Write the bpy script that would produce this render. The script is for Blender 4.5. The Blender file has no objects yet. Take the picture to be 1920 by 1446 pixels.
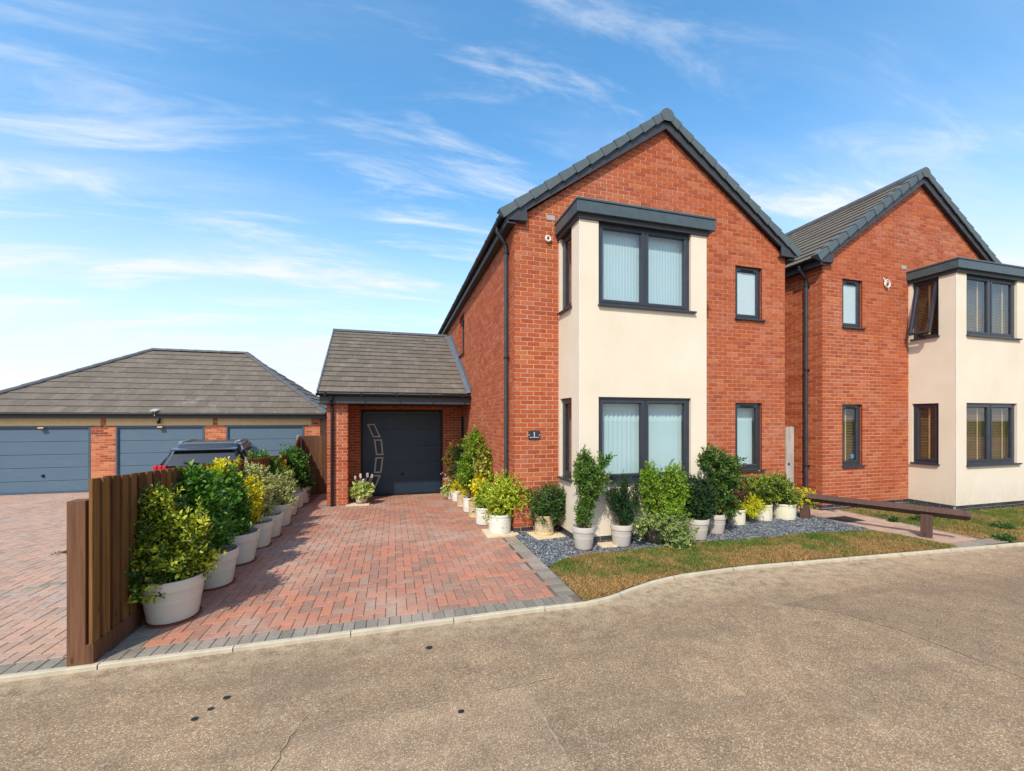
import bpy, bmesh, math, random
import numpy as np
from mathutils import Vector, Matrix
random.seed(7)
S = bpy.context.scene
COL = S.collection

# ------------------------------------------------------------------ camera, world, sun
TH = math.radians(15.838); CT, ST = math.cos(TH), math.sin(TH)
CAM = (-1.909, -6.60, 1.90); F = 783.0; HY = 786.0
cd = bpy.data.cameras.new('camera'); cam = bpy.data.objects.new('camera', cd); COL.objects.link(cam)
cam.location = CAM; cam.rotation_euler = (math.pi/2, 0, -TH)
cd.sensor_width = 36; cd.lens = F/1920*36; cd.shift_y = (HY-723)/1920; cd.clip_end = 2000; cd.clip_start = 0.05
S.camera = cam

SUN_EL, SUN_AZ = math.radians(46.5), math.radians(215.8)
W = bpy.data.worlds.new('World'); S.world = W; W.use_nodes = True
nt = W.node_tree; N = nt.nodes; L = nt.links; N.clear()
def nd(t, **k):
    n = N.new(t)
    for a, b in k.items(): setattr(n, a, b)
    return n
def wmath(op, a, b=None, clamp=False):
    n = nd('ShaderNodeMath', operation=op, use_clamp=clamp)
    for i, v in enumerate((a, b)):
        if v is None: continue
        if isinstance(v, (int, float)): n.inputs[i].default_value = v
        else: L.new(v, n.inputs[i])
    return n.outputs[0]
sky = nd('ShaderNodeTexSky', sky_type='NISHITA'); sky.sun_disc = False
sky.sun_elevation = SUN_EL; sky.sun_rotation = SUN_AZ; sky.air_density = 1.0; sky.dust_density = 0.6; sky.ozone_density = 2.0
tc = nd('ShaderNodeTexCoord'); sx = nd('ShaderNodeSeparateXYZ'); L.new(tc.outputs['Generated'], sx.inputs[0])
zz = wmath('MAXIMUM', sx.outputs[2], 0.0)
den = wmath('ADD', zz, 0.16)
cu = wmath('DIVIDE', sx.outputs[0], den); cv = wmath('DIVIDE', sx.outputs[1], den)
cmb = nd('ShaderNodeCombineXYZ'); L.new(cu, cmb.inputs[0]); L.new(cv, cmb.inputs[1])
mp = nd('ShaderNodeMapping'); mp.inputs['Rotation'].default_value = (0, 0, TH-0.10); mp.inputs['Scale'].default_value = (0.62, 2.3, 1); mp.inputs['Location'].default_value = (1.3, 2.2, 0)
L.new(cmb.outputs[0], mp.inputs[0])
def wnoise(vec, sc, det, rough, dist):
    n = nd('ShaderNodeTexNoise'); L.new(vec, n.inputs['Vector'])
    n.inputs['Scale'].default_value = sc; n.inputs['Detail'].default_value = det; n.inputs['Roughness'].default_value = rough; n.inputs['Distortion'].default_value = dist
    return n.outputs['Fac']
def wramp(v, a, b):
    n = nd('ShaderNodeMapRange', interpolation_type='SMOOTHSTEP'); L.new(v, n.inputs[0]); n.inputs[1].default_value = a; n.inputs[2].default_value = b
    return n.outputs[0]
wisps = wramp(wnoise(mp.outputs[0], 2.3, 10, 0.64, 0.6), 0.45, 0.73)
cover = wramp(wnoise(cmb.outputs[0], 0.42, 3, 0.5, 0.2), 0.28, 0.58)
veil = wramp(wnoise(mp.outputs[0], 0.7, 6, 0.6, 0.3), 0.42, 0.75)
cl = wmath('ADD', wmath('MULTIPLY', wisps, wmath('ADD', wmath('MULTIPLY', cover, 0.75), 0.10)), wmath('MULTIPLY', wmath('MULTIPLY', veil, wmath('ADD', cover, 0.25)), 0.42), clamp=True)
low = wramp(zz, 0.52, 0.04)                       # haze and thin cloud near the horizon
cl2 = wmath('ADD', cl, wmath('MULTIPLY', low, wmath('ADD', wmath('MULTIPLY', veil, 0.30), 0.70)), clamp=True)
hsv = nd('ShaderNodeHueSaturation'); L.new(sky.outputs[0], hsv.inputs['Color']); hsv.inputs['Saturation'].default_value = 1.22; hsv.inputs['Hue'].default_value = 0.490; hsv.inputs['Value'].default_value = 1.55
mx = nd('ShaderNodeMix', data_type='RGBA'); L.new(cl2, mx.inputs[0]); L.new(hsv.outputs[0], mx.inputs[6]); mx.inputs[7].default_value = (4.6, 4.95, 5.4, 1)
bg = nd('ShaderNodeBackground'); L.new(mx.outputs[2], bg.inputs[0]); bg.inputs[1].default_value = 0.135
wo = nd('ShaderNodeOutputWorld'); L.new(bg.outputs[0], wo.inputs[0])

sd = bpy.data.lights.new('sun', 'SUN'); sun = bpy.data.objects.new('sun', sd); COL.objects.link(sun)
sd.energy = 3.1; sd.angle = math.radians(1.0); sd.color = (1.0, 0.92, 0.79)
sun.location = (-8, -15, 25)
sun.rotation_euler = Vector((0.72, 1.0, -1.30)).to_track_quat('-Z', 'Y').to_euler()
S.view_settings.view_transform = 'Standard'; S.view_settings.look = 'None'; S.view_settings.gamma = 1; S.view_settings.use_curve_mapping = False
S.view_settings.exposure = 0.55
S.render.resolution_x, S.render.resolution_y = 1024, 771

# ------------------------------------------------------------------ measuring the place (a point of the photograph on a known plane)
def _ray(px, py):
    x = (px-960)/F; z = (HY-py)/F
    return (x*CT+ST, -x*ST+CT, z)
def onY(px, py, Y):
    r = _ray(px, py); t = (Y-CAM[1])/r[1]; return tuple(CAM[i]+t*r[i] for i in range(3))
def dist(x, y): return (x-CAM[0])*ST+(y-CAM[1])*CT
def gz(y): return -0.045*min(max(y, 0.0), 22.0)

# ------------------------------------------------------------------ materials
MATS = {}
class NT:
    def __init__(s, name):
        m = bpy.data.materials.new(name); m.use_nodes = True; s.m = m; s.t = m.node_tree; s.n = s.t.nodes; s.l = s.t.links
        s.b = s.n['Principled BSDF']; MATS[name] = m
    def new(s, t, **k):
        n = s.n.new(t)
        for a, b in k.items(): setattr(n, a, b)
        return n
    def pos(s, scale=(1, 1, 1), rot=(0, 0, 0), obj=False):
        if obj: src = s.new('ShaderNodeTexCoord').outputs['Object']
        else: src = s.new('ShaderNodeNewGeometry').outputs['Position']
        mp = s.new('ShaderNodeMapping'); mp.inputs['Scale'].default_value = scale; mp.inputs['Rotation'].default_value = rot
        s.l.new(src, mp.inputs[0]); return mp.outputs[0]
    def noise(s, vec, sc, det=4, rough=.55, dist=0, out='Fac'):
        n = s.new('ShaderNodeTexNoise'); s.l.new(vec, n.inputs['Vector']); n.inputs['Scale'].default_value = sc; n.inputs['Detail'].default_value = det
        n.inputs['Roughness'].default_value = rough; n.inputs['Distortion'].default_value = dist; return n.outputs[out]
    def vor(s, vec, sc, out='Distance', feature='F1'):
        n = s.new('ShaderNodeTexVoronoi', feature=feature); s.l.new(vec, n.inputs['Vector']); n.inputs['Scale'].default_value = sc; return n.outputs[out]
    def ramp(s, v, stops, interp='LINEAR'):
        n = s.new('ShaderNodeValToRGB'); s.l.new(v, n.inputs[0]); e = n.color_ramp.elements; n.color_ramp.interpolation = interp
        while len(e) < len(stops): e.new(.5)
        for q, (p, c) in zip(e, stops): q.position = p; q.color = (*c, 1) if len(c) == 3 else c
        return n.outputs[0]
    def rng(s, v, a, b, c=0., d=1.):
        n = s.new('ShaderNodeMapRange'); s.l.new(v, n.inputs[0])
        for i, q in enumerate((a, b, c, d)): n.inputs[i+1].default_value = q
        return n.outputs[0]
    def math(s, op, a, b=None, clamp=False):
        n = s.new('ShaderNodeMath', operation=op, use_clamp=clamp)
        for i, v in enumerate((a, b)):
            if v is None: continue
            if isinstance(v, (int, float)): n.inputs[i].default_value = v
            else: s.l.new(v, n.inputs[i])
        return n.outputs[0]
    def mix(s, f, a, b, bt='MIX'):
        n = s.new('ShaderNodeMix', data_type='RGBA', blend_type=bt)
        for i, v in ((0, f), (6, a), (7, b)):
            if isinstance(v, (int, float)): n.inputs[i].default_value = v
            elif isinstance(v, tuple): n.inputs[i].default_value = (*v, 1)
            else: s.l.new(v, n.inputs[i])
        return n.outputs[2]
    def rnd(s):
        a = s.new('ShaderNodeAttribute'); a.attribute_name = 'rnd'; o = s.new('ShaderNodeObjectInfo')
        return s.math('FRACT', s.math('ADD', a.outputs['Fac'], o.outputs['Random']))
    def col(s, c):
        if isinstance(c, tuple): s.b.inputs['Base Color'].default_value = (*c, 1)
        else: s.l.new(c, s.b.inputs['Base Color'])
    def bump(s, h, strength=.3, dist=.005):
        n = s.new('ShaderNodeBump'); n.inputs['Strength'].default_value = strength; n.inputs['Distance'].default_value = dist
        s.l.new(h, n.inputs['Height']); s.l.new(n.outputs[0], s.b.inputs['Normal'])
    def rough(s, v, spec=None):
        if isinstance(v, (int, float)): s.b.inputs['Roughness'].default_value = v
        else: s.l.new(v, s.b.inputs['Roughness'])
        if spec is not None: s.b.inputs['Specular IOR Level'].default_value = spec
        return s.m

def brick_mat(name, stops, bloom=.45):
    t = NT(name); p = t.pos()
    base = t.ramp(t.rnd(), stops)
    fine = t.noise(p, 45, 5, .65)
    c = t.mix(t.rng(fine, .3, .75), base, (.8, .8, .8), 'MULTIPLY') if False else t.mix(.55, base, t.ramp(fine, [(.25, (.45, .42, .4)), (.6, (1, 1, 1)), (.8, (1.25, 1.15, 1.05))]), 'MULTIPLY')
    streak = t.noise(t.pos((9, 9, 60)), 1.3, 3, .6)
    c = t.mix(t.rng(streak, .5, .75, 0, .35), c, (.62, .20, .08))
    big = t.noise(p, .9, 5, .65, .4)
    m = t.math('MULTIPLY', t.rng(big, .50, .72), t.rng(t.noise(p, 11, 4, .7), .45, .7))
    c = t.mix(t.math('MULTIPLY', m, bloom), c, (.60, .42, .36))
    t.col(c); t.bump(t.noise(p, 160, 3, .6), .35, .004); return t.rough(.82, .25)
brick_mat('brick_red', [(0, (.32, .062, .022)), (.25, (.40, .084, .028)), (.5, (.45, .105, .033)), (.72, (.38, .075, .026)), (.85, (.44, .125, .062)), (1, (.49, .14, .042))])
brick_mat('brick_garage', [(0, (.17, .04, .02)), (.12, (.30, .07, .03)), (.4, (.50, .15, .06)), (.7, (.58, .22, .10)), (1, (.45, .11, .05))], .8)
t = NT('brick_black'); p = t.pos(); t.col(t.ramp(t.rnd(), [(0, (.025, .025, .03)), (1, (.06, .055, .065))])); t.bump(t.noise(p, 120, 3), .2); t.rough(.55, .4)
t = NT('mortar'); p = t.pos(); t.col(t.ramp(t.noise(p, 3, 5, .7), [(.3, (.46, .27, .18)), (.7, (.62, .40, .285))])); t.bump(t.noise(p, 200, 3), .5, .003); t.rough(.95, .1)
t = NT('mortar_grey'); p = t.pos(); t.col(t.ramp(t.noise(p, 6, 4), [(.3, (.32, .28, .24)), (.7, (.45, .40, .34))])); t.rough(.95, .1)
t = NT('render'); p = t.pos(); c = t.ramp(t.noise(p, 1.2, 5, .6), [(.3, (.68, .585, .45)), (.7, (.74, .65, .515))])
st = t.noise(t.pos((6, 6, .8)), 1.2, 4, .6); c = t.mix(t.rng(st, .58, .8, 0, .16), c, (.50, .42, .33))
c = t.mix(t.rng(t.noise(p, 190, 2), .62, .7, 0, .25), c, (.5, .42, .33)); t.col(c); t.bump(t.noise(p, 130, 4, .7), .5, .006); t.rough(.93, .15)
sz = t.new('ShaderNodeSeparateXYZ'); t.l.new(p, sz.inputs[0])
foot = t.math('MULTIPLY', t.rng(sz.outputs[2], .55, .10), t.rng(t.noise(p, 14, 5, .7), .35, .7)); c2 = t.mix(t.math('MULTIPLY', foot, .35), c, (.40, .31, .22)); t.col(c2)
def plain(name, c, r=.4, spec=.5, bumpy=0, var=.15, metal=0, sc=8):
    t = NT(name); p = t.pos(); n = t.noise(p, sc, 5, .6)
    d = tuple(max(0, q*(1-var)) for q in c); e = tuple(q*(1+var) for q in c)
    t.col(t.ramp(n, [(.3, d), (.7, e)])); t.b.inputs['Metallic'].default_value = metal
    if bumpy: t.bump(t.noise(p, sc*12, 3), bumpy, .003)
    t.rough(t.rng(n, .2, .8, r*.85, r*1.15), spec); return t.m
plain('upvc', (.029, .033, .044), .34, .5, .05)
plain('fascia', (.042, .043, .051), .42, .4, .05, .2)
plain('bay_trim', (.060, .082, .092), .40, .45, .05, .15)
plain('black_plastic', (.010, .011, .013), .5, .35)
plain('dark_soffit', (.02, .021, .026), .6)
plain('lead', (.13, .145, .165), .6, .5, .3, .35, .2, 14)
plain('cream_lintel', (.62, .47, .24), .7, .3, .1, .08)
plain('white_plastic', (.75, .72, .64), .35, .5, 0, .06)
plain('vent_grey', (.33, .33, .31), .7, .3, .2)
plain('door_navy', (.007, .026, .046), .45, .5, .08, .2, 0, 3)
plain('silver_trim', (.42, .37, .31), .4, .5, 0, .08)
t = NT('garage_blue'); p = t.pos(); n = t.noise(t.pos((1, 1, 3)), 1.6, 6, .7, .6)
t.col(t.mix(t.rng(n, .55, .75, 0, .35), (.085, .135, .185), (.17, .21, .25))); t.bump(t.noise(p, 70, 2), .08, .002); t.rough(.5, .4)
plain('garage_frame', (.055, .085, .12), .45)
plain('lining', (.30, .28, .25), .9)
plain('lining_dark', (.05, .045, .04), .9)
plain('lining_amber', (.42, .27, .10), .9)
t = NT('blind_blue'); t.col((.66, .78, .80)); t.b.inputs['Subsurface Weight'].default_value = 0; tr = t.new('ShaderNodeBsdfTranslucent'); tr.inputs[0].default_value = (.6, .75, .8, 1)
ms = t.new('ShaderNodeMixShader'); ms.inputs[0].default_value = .25; t.l.new(t.b.outputs[0], ms.inputs[1]); t.l.new(tr.outputs[0], ms.inputs[2]); t.l.new(ms.outputs[0], t.n['Material Output'].inputs[0]); t.rough(.8, .2)
plain('blind_wood', (.30, .17, .07), .5, .4, 0, .2)
plain('blind_tape', (.62, .40, .18), .8)
plain('blind_pale', (.50, .47, .40), .6)
t = NT('glass'); lw = t.new('ShaderNodeLayerWeight'); lw.inputs[0].default_value = .5; frv = t.math('ADD', .11, t.math('MULTIPLY', t.math('POWER', lw.outputs['Facing'], 4.0), .8), True)
gl = t.new('ShaderNodeBsdfGlossy'); gl.inputs['Roughness'].default_value = .02; tp = t.new('ShaderNodeBsdfTransparent'); tp.inputs[0].default_value = (.86, .93, .94, 1)
gm = t.new('ShaderNodeNewGeometry'); bb = t.noise(t.pos(), 1.3, 2); bn = t.new('ShaderNodeBump'); bn.inputs['Strength'].default_value = .05; t.l.new(bb, bn.inputs['Height']); t.l.new(bn.outputs[0], gl.inputs['Normal'])
ms = t.new('ShaderNodeMixShader'); t.l.new(frv, ms.inputs[0]); t.l.new(tp.outputs[0], ms.inputs[1]); t.l.new(gl.outputs[0], ms.inputs[2]); t.l.new(ms.outputs[0], t.n['Material Output'].inputs[0])
t = NT('obscure_glass'); p = t.pos(); t.col(t.ramp(t.noise(p, 60, 3), [(.3, (.36, .46, .48)), (.7, (.50, .60, .62))])); t.bump(t.vor(p, 130), .5, .004); t.rough(.12, .8)

def tile_mat(name, a, b, c):
    t = NT(name); p = t.pos(); base = t.ramp(t.rnd(), [(0, a), (.5, b), (1, c)])
    n = t.noise(p, 7, 6, .7); base = t.mix(.6, base, t.ramp(n, [(.3, (.70, .70, .70)), (.7, (1.2, 1.18, 1.15))]), 'MULTIPLY')
    base = t.mix(t.rng(t.noise(p, 2.2, 6, .75), .56, .72, 0, .35), base, (.42, .37, .30))
    t.col(base); t.bump(t.noise(p, 220, 3, .7), .4, .003); return t.rough(.85, .25)
tile_mat('roof_tile', (.130, .107, .084), (.147, .122, .096), (.163, .137, .108))
plain('verge_tile', (.085, .108, .115), .6, .4, .1, .12)
plain('ridge_grey', (.09, .092, .10), .65, .3, .1)

def paver_mat(name, stops):
    t = NT(name); p = t.pos(); base = t.ramp(t.rnd(), stops)
    n = t.noise(p, 30, 5, .75)
    base = t.mix(.6, base, t.ramp(n, [(.3, (.6, .58, .56)), (.55, (1, 1, 1)), (.8, (1.4, 1.35, 1.3))]), 'MULTIPLY')
    base = t.mix(t.rng(t.noise(p, .75, 6, .7, .5), .46, .66, 0, .55), base, (.48, .35, .27))     # worn, dusty areas
    base = t.mix(t.rng(t.noise(p, 1.7, 5, .7, .3), .60, .70, 0, .5), base, (.15, .11, .105))     # grey tyre and oil dirt
    sp = t.math('GREATER_THAN', .10, t.vor(p, 60)); base = t.mix(t.math('MULTIPLY', sp, .35), base, (.52, .45, .40))
    t.col(base); t.bump(n, .5, .004); return t.rough(.85, .25)
paver_mat('paver_red', [(0, (.27, .175, .130)), (.12, (.32, .175, .125)), (.35, (.37, .18, .120)), (.7, (.43, .19, .125)), (.9, (.48, .195, .118)), (1, (.31, .235, .185))])
paver_mat('paver_grey', [(0, (.19, .168, .135)), (.5, (.235, .208, .165)), (1, (.275, .243, .195))])
t = NT('joint_sand'); p = t.pos(); t.col(t.ramp(t.noise(p, 2.2, 6, .7), [(.35, (.075, .055, .042)), (.58, (.18, .14, .105)), (.72, (.36, .29, .23))])); t.rough(.95, .1)
def asphalt_mat(name, sc, gain):
    t = NT(name); p = t.pos()
    a = t.vor(p, sc, 'Color'); sep = t.new('ShaderNodeSeparateColor'); t.l.new(a, sep.inputs[0])
    base = t.ramp(sep.outputs[0], [(0, (.165, .120, .084)), (.35, (.215, .160, .115)), (.7, (.265, .202, .148)), (.9, (.34, .27, .205)), (1, (.48, .41, .33))])
    big = t.noise(p, .45, 7, .7, .5); base = t.mix(.75, base, t.ramp(big, [(.3, (.85, .80, .76)), (.5, (1.12, 1.05, .97)), (.7, (1.42, 1.30, 1.14))]), 'MULTIPLY')
    mid = t.noise(p, 4.5, 7, .75); base = t.mix(.7, base, t.ramp(mid, [(.3, (.72, .72, .72)), (.7, (1.3, 1.28, 1.22))]), 'MULTIPLY')
    base = t.mix(t.rng(t.noise(p, 24, 6, .8), .56, .68, 0, .38), base, (.38, .31, .235))
    base = t.mix(t.rng(t.noise(t.pos((.35, 1.6, 1), (0, 0, .12)), 1.1, 5, .65, .8), .52, .70, 0, .45), base, (.15, .115, .085))
    base = t.mix(t.rng(t.noise(p, 1.9, 6, .75, 1.2), .60, .70, 0, .40), base, (.40, .33, .25))
    sy = t.new('ShaderNodeSeparateXYZ'); t.l.new(t.pos(), sy.inputs[0])
    nearkerb = t.math('MULTIPLY', t.rng(sy.outputs[1], -3.05, -2.55), t.rng(t.noise(p, 9, 6, .75), .38, .6))
    base = t.mix(t.math('MULTIPLY', nearkerb, .75), base, (.44, .36, .26))
    base = t.mix(1.0, base, gain, 'MULTIPLY')
    t.col(base); t.bump(t.math('ADD', t.vor(p, sc), t.math('MULTIPLY', mid, .6)), 0.5, .005); t.rough(.93, .15)
asphalt_mat('asphalt', 150, (1.05, 1.01, .92))
asphalt_mat('asphalt_patch', 190, (1.24, 1.20, 1.11))
asphalt_mat('asphalt_dark', 170, (.93, .90, .83))
plain('asphalt_crack', (.32, .25, .165), .95, .1, .6, .3, 0, 30)
plain('oil_spot', (.022, .018, .015), .5, .4, .2, .3)
plain('kerb', (.47, .41, .30), .85, .2, .3, .14, 0, 9)
plain('soil', (.10, .062, .04), .95, .1, 1, .4, 0, 40)
plain('gravel_soil', (.24, .17, .13), .95, .1, 1, .4, 0, 60)
plain('earth', (.20, .13, .06), .95, .1, .6, .35, 0, 5)
plain('field', (.10, .13, .04), .95, .1, .6, .35, 0, .2)
plain('slab_stone', (.60, .48, .31), .85, .2, .4, .15, 0, 10)
t = NT('slate'); t.col(t.ramp(t.rnd(), [(0, (.06, .072, .088)), (.4, (.11, .13, .152)), (.75, (.17, .19, .205)), (.93, (.26, .27, .28)), (1, (.42, .37, .30))])); t.bump(t.noise(t.pos(), 60, 3), .3, .003); t.rough(.5, .45)
def wood_mat(name, a, b, c):
    t = NT(name); base = t.ramp(t.rnd(), [(0, a), (.5, b), (1, c)])
    g = t.noise(t.pos((40, 40, 1.6)), 1.0, 6, .7, .4)
    base = t.mix(.8, base, t.ramp(g, [(.3, (.45, .42, .40)), (.55, (1, 1, 1)), (.75, (1.5, 1.35, 1.2))]), 'MULTIPLY')
    k = t.vor(t.pos((7, 7, 2.2)), 1.0); base = t.mix(t.rng(k, .10, .04, 0, .75), base, (.03, .016, .01))
    base = t.mix(t.rng(t.noise(t.pos((2, 2, .8)), 1.6, 4), .5, .75, 0, .5), base, tuple(q*1.7 for q in b))
    t.col(base); t.bump(g, .4, .004); return t.rough(.75, .25)
wood_mat('fence_wood', (.10, .043, .017), (.15, .066, .021), (.23, .110, .030))
wood_mat('fence_dark', (.085, .040, .019), (.11, .052, .024), (.14, .068, .032))
wood_mat('post_wood', (.125, .056, .030), (.14, .064, .034), (.16, .074, .038))
wood_mat('rail_wood', (.085, .048, .036), (.095, .052, .04), (.105, .06, .045))
wood_mat('old_wood', (.34, .29, .245), (.38, .32, .27), (.42, .36, .30))
plain('pot_beige', (.55, .49, .405), .42, .45, .05, .05, 0, 5)
plain('pot_beige_b', (.52, .465, .40), .38, .45, .05, .05, 0, 5)
plain('pot_white', (.66, .64, .56), .22, .6, .15, .08, 0, 9)
plain('pot_cream', (.68, .62, .46), .3, .5, .05, .06, 0, 5)
plain('pot_tan', (.55, .40, .20), .5, .4, .1, .08, 0, 8)
plain('pot_brown', (.13, .095, .08), .6, .3, .1, .15, 0, 8)
plain('saucer', (.30, .085, .045), .6, .3, .1, .15, 0, 12)
plain('bark', (.16, .10, .055), .9, .1, .6, .3, 0, 20)
plain('cane', (.50, .38, .20), .6, .3)
t = NT('pot_pattern'); p = t.pos(); v = t.vor(p, 75); t.col(t.ramp(v, [(.25, (.12, .085, .05)), (.42, (.52, .40, .24)), (.8, (.62, .50, .33))])); t.bump(v, .8, .006); t.rough(.6, .3)
def leaf_mat(name):
    t = NT(name); a = t.new('ShaderNodeVertexColor'); a.layer_name = 'leafcol'
    t.l.new(a.outputs[0], t.b.inputs['Base Color']); t.rough(.42, .42)
    tr = t.new('ShaderNodeBsdfTranslucent'); t.l.new(t.mix(1.0, a.outputs[0], (1.3, 1.4, .6), 'MULTIPLY'), tr.inputs[0])
    ms = t.new('ShaderNodeMixShader'); ms.inputs[0].default_value = .28; t.l.new(t.b.outputs[0], ms.inputs[1]); t.l.new(tr.outputs[0], ms.inputs[2]); t.l.new(ms.outputs[0], t.n['Material Output'].inputs[0])
leaf_mat('leaf')
t = NT('grass'); p = t.pos()
g1 = t.noise(p, 1.25, 5, .6, .3); g2 = t.noise(p, 7, 4, .7)
f = t.rng(t.math('ADD', t.math('MULTIPLY', g1, .72), t.math('MULTIPLY', g2, .28)), 0.455, 0.59)
sy = t.new('ShaderNodeSeparateXYZ'); t.l.new(p, sy.inputs[0])
edge = t.rng(sy.outputs[1], -2.35, -1.55, -.38, .30)
f = t.math('ADD', f, edge, True)
dry = t.ramp(t.rnd(), [(0, (.21, .105, .032)), (.5, (.35, .20, .065)), (1, (.52, .35, .15))])
grn = t.ramp(t.rnd(), [(0, (.055, .105, .012)), (.6, (.10, .165, .022)), (1, (.19, .22, .045))])
t.col(t.mix(f, dry, grn)); t.rough(.7, .2)
plain('car_paint', (.035, .036, .038), .2, .5, 0, .05)
MATS['car_paint'].node_tree.nodes['Principled BSDF'].inputs['Coat Weight'].default_value = 0.7
plain('car_glass', (.012, .016, .020), .05, .9, 0, .05)
plain('chrome', (.62, .63, .64), .18, .6, 0, .03, .9)
plain('tail_red', (.48, .012, .035), .15, .7, 0, .05)
plain('tyre', (.02, .02, .02), .8)
plain('petal', (.60, .50, .46), .8, .2, 0, .15)
plain('petal_lilac', (.60, .52, .60), .8, .2, 0, .15)
plain('plaque', (.028, .033, .045), .4, .5)
plain('sign_white', (.78, .77, .75), .5)
plain('sticker_blue', (.02, .30, .62), .4)
plain('grate', (.09, .085, .08), .7, .3, .4)

# ------------------------------------------------------------------ mesh helpers
class MB:
    def __init__(s): s.v = []; s.f = []; s.mi = []; s.r = []; s.cur = 0; s.cr = 0.0
    def face(s, pts):
        b = len(s.v); s.v += [tuple(p) for p in pts]; s.f.append(list(range(b, b+len(pts)))); s.mi.append(s.cur); s.r.append(s.cr)
    def add(s, vs, fs):
        b = len(s.v); s.v += [tuple(p) for p in vs]
        for f in fs: s.f.append([b+i for i in f]); s.mi.append(s.cur); s.r.append(s.cr)
    def join(s, q):
        b = len(s.v); s.v += q.v; s.f += [[b+i for i in f] for f in q.f]; s.mi += q.mi; s.r += q.r
    def box(s, x0, x1, y0, y1, z0, z1, skip=()):
        v = [(x0,y0,z0),(x1,y0,z0),(x1,y1,z0),(x0,y1,z0),(x0,y0,z1),(x1,y0,z1),(x1,y1,z1),(x0,y1,z1)]
        f = {'b':(0,3,2,1),'t':(4,5,6,7),'f':(0,1,5,4),'k':(2,3,7,6),'l':(3,0,4,7),'r':(1,2,6,5)}
        s.add(v, [q for k, q in f.items() if k not in skip])
    def obox(s, c, ax, ay, az):           # oriented box, half vectors
        c = Vector(c); ax = Vector(ax); ay = Vector(ay); az = Vector(az)
        v = [c+i*ax+j*ay+k*az for k in (-1,1) for (i,j) in ((-1,-1),(1,-1),(1,1),(-1,1))]
        s.add(v, [(0,3,2,1),(4,5,6,7),(0,1,5,4),(2,3,7,6),(3,0,4,7),(1,2,6,5)])
    def prism(s, poly, off):              # polygon (3D pts) extruded by off
        off = Vector(off); a = [Vector(p) for p in poly]; b = [p+off for p in a]; n = len(a)
        s.add(a+b, [tuple(range(n))[::-1], tuple(range(n, 2*n))] + [(i, (i+1) % n, n+(i+1) % n, n+i) for i in range(n)])
    def tube(s, pts, r, seg=8, cap=True):
        pts = [Vector(p) for p in pts]; rr = r if isinstance(r, (list, tuple)) else [r]*len(pts); rings = []
        for i, p in enumerate(pts):
            d = (pts[min(i+1, len(pts)-1)]-pts[max(i-1, 0)]).normalized()
            a = d.orthogonal().normalized() if i == 0 else (a-d*a.dot(d)).normalized()
            b = d.cross(a)
            rings.append([p+rr[i]*(math.cos(2*math.pi*k/seg)*a+math.sin(2*math.pi*k/seg)*b) for k in range(seg)])
        vs = [q for R in rings for q in R]
        fs = [(i*seg+k, i*seg+(k+1) % seg, (i+1)*seg+(k+1) % seg, (i+1)*seg+k) for i in range(len(pts)-1) for k in range(seg)]
        if cap: fs += [tuple(range(seg))[::-1], tuple(range((len(pts)-1)*seg, len(pts)*seg))]
        s.add(vs, fs)
    def lathe(s, prof, seg=40, c=(0, 0, 0), a0=0, a1=2*math.pi):
        full = abs(a1-a0-2*math.pi) < 1e-6; m = seg if full else seg+1
        vs = [(c[0]+r*math.cos(a0+(a1-a0)*k/seg), c[1]+r*math.sin(a0+(a1-a0)*k/seg), c[2]+z) for r, z in prof for k in range(m)]
        fs = []
        for i in range(len(prof)-1):
            for k in range(seg):
                k2 = (k+1) % m
                fs.append((i*m+k, i*m+k2, (i+1)*m+k2, (i+1)*m+k))
        s.add(vs, fs)
    def build(s, name, mats, parent=None, smooth=False, loc=(0, 0, 0), kind=None, bevel=0):
        me = bpy.data.meshes.new(name); me.from_pydata(s.v, [], s.f)
        for m in (mats if isinstance(mats, (list, tuple)) else [mats]): me.materials.append(MATS[m])
        me.polygons.foreach_set('material_index', s.mi)
        at = me.attributes.new('rnd', 'FLOAT', 'FACE'); at.data.foreach_set('value', s.r)
        if smooth: me.polygons.foreach_set('use_smooth', [True]*len(s.f))
        me.update()
        o = bpy.data.objects.new(name, me); COL.objects.link(o); o.location = loc
        if parent: o.parent = parent
        if kind: o['kind'] = kind
        if bevel:
            b = o.modifiers.new('bevel', 'BEVEL'); b.width = bevel; b.segments = 2; b.limit_method = 'ANGLE'; b.angle_limit = .6; b.harden_normals = False
        if smooth: 
            try: me.set_sharp_from_angle(angle=.33)
            except Exception: pass
        return o
def bx(name, mat, parent, x0, x1, y0, y1, z0, z1, bevel=0, loc=(0, 0, 0), kind=None):
    m = MB(); m.box(min(x0,x1), max(x0,x1), min(y0,y1), max(y0,y1), min(z0,z1), max(z0,z1)); return m.build(name, mat, parent, loc=loc, bevel=bevel, kind=kind)
def tag(o, label, cat, group=None):
    o['label'] = label; o['category'] = cat
    if group: o['group'] = group
    return o
def thing(name, label, cat, loc=(0, 0, 0), rz=0, group=None):
    o = bpy.data.objects.new(name, None); COL.objects.link(o); o.location = loc; o.rotation_euler = (0, 0, rz); o.empty_display_size = .2
    return tag(o, label, cat, group)
def inst(name, me, parent, mat4):
    o = bpy.data.objects.new(name, me); COL.objects.link(o); o.parent = parent; o.matrix_local = mat4; return o
def clip(poly, a, b, c):                  # keep a*u+b*v<=c
    out = []
    for i in range(len(poly)):
        p, q = poly[i], poly[(i+1) % len(poly)]
        dp, dq = a*p[0]+b*p[1]-c, a*q[0]+b*q[1]-c
        if dp <= 0: out.append(p)
        if (dp < 0 < dq) or (dq < 0 < dp):
            t = dp/(dp-dq); out.append((p[0]+t*(q[0]-p[0]), p[1]+t*(q[1]-p[1])))
    return out
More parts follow.
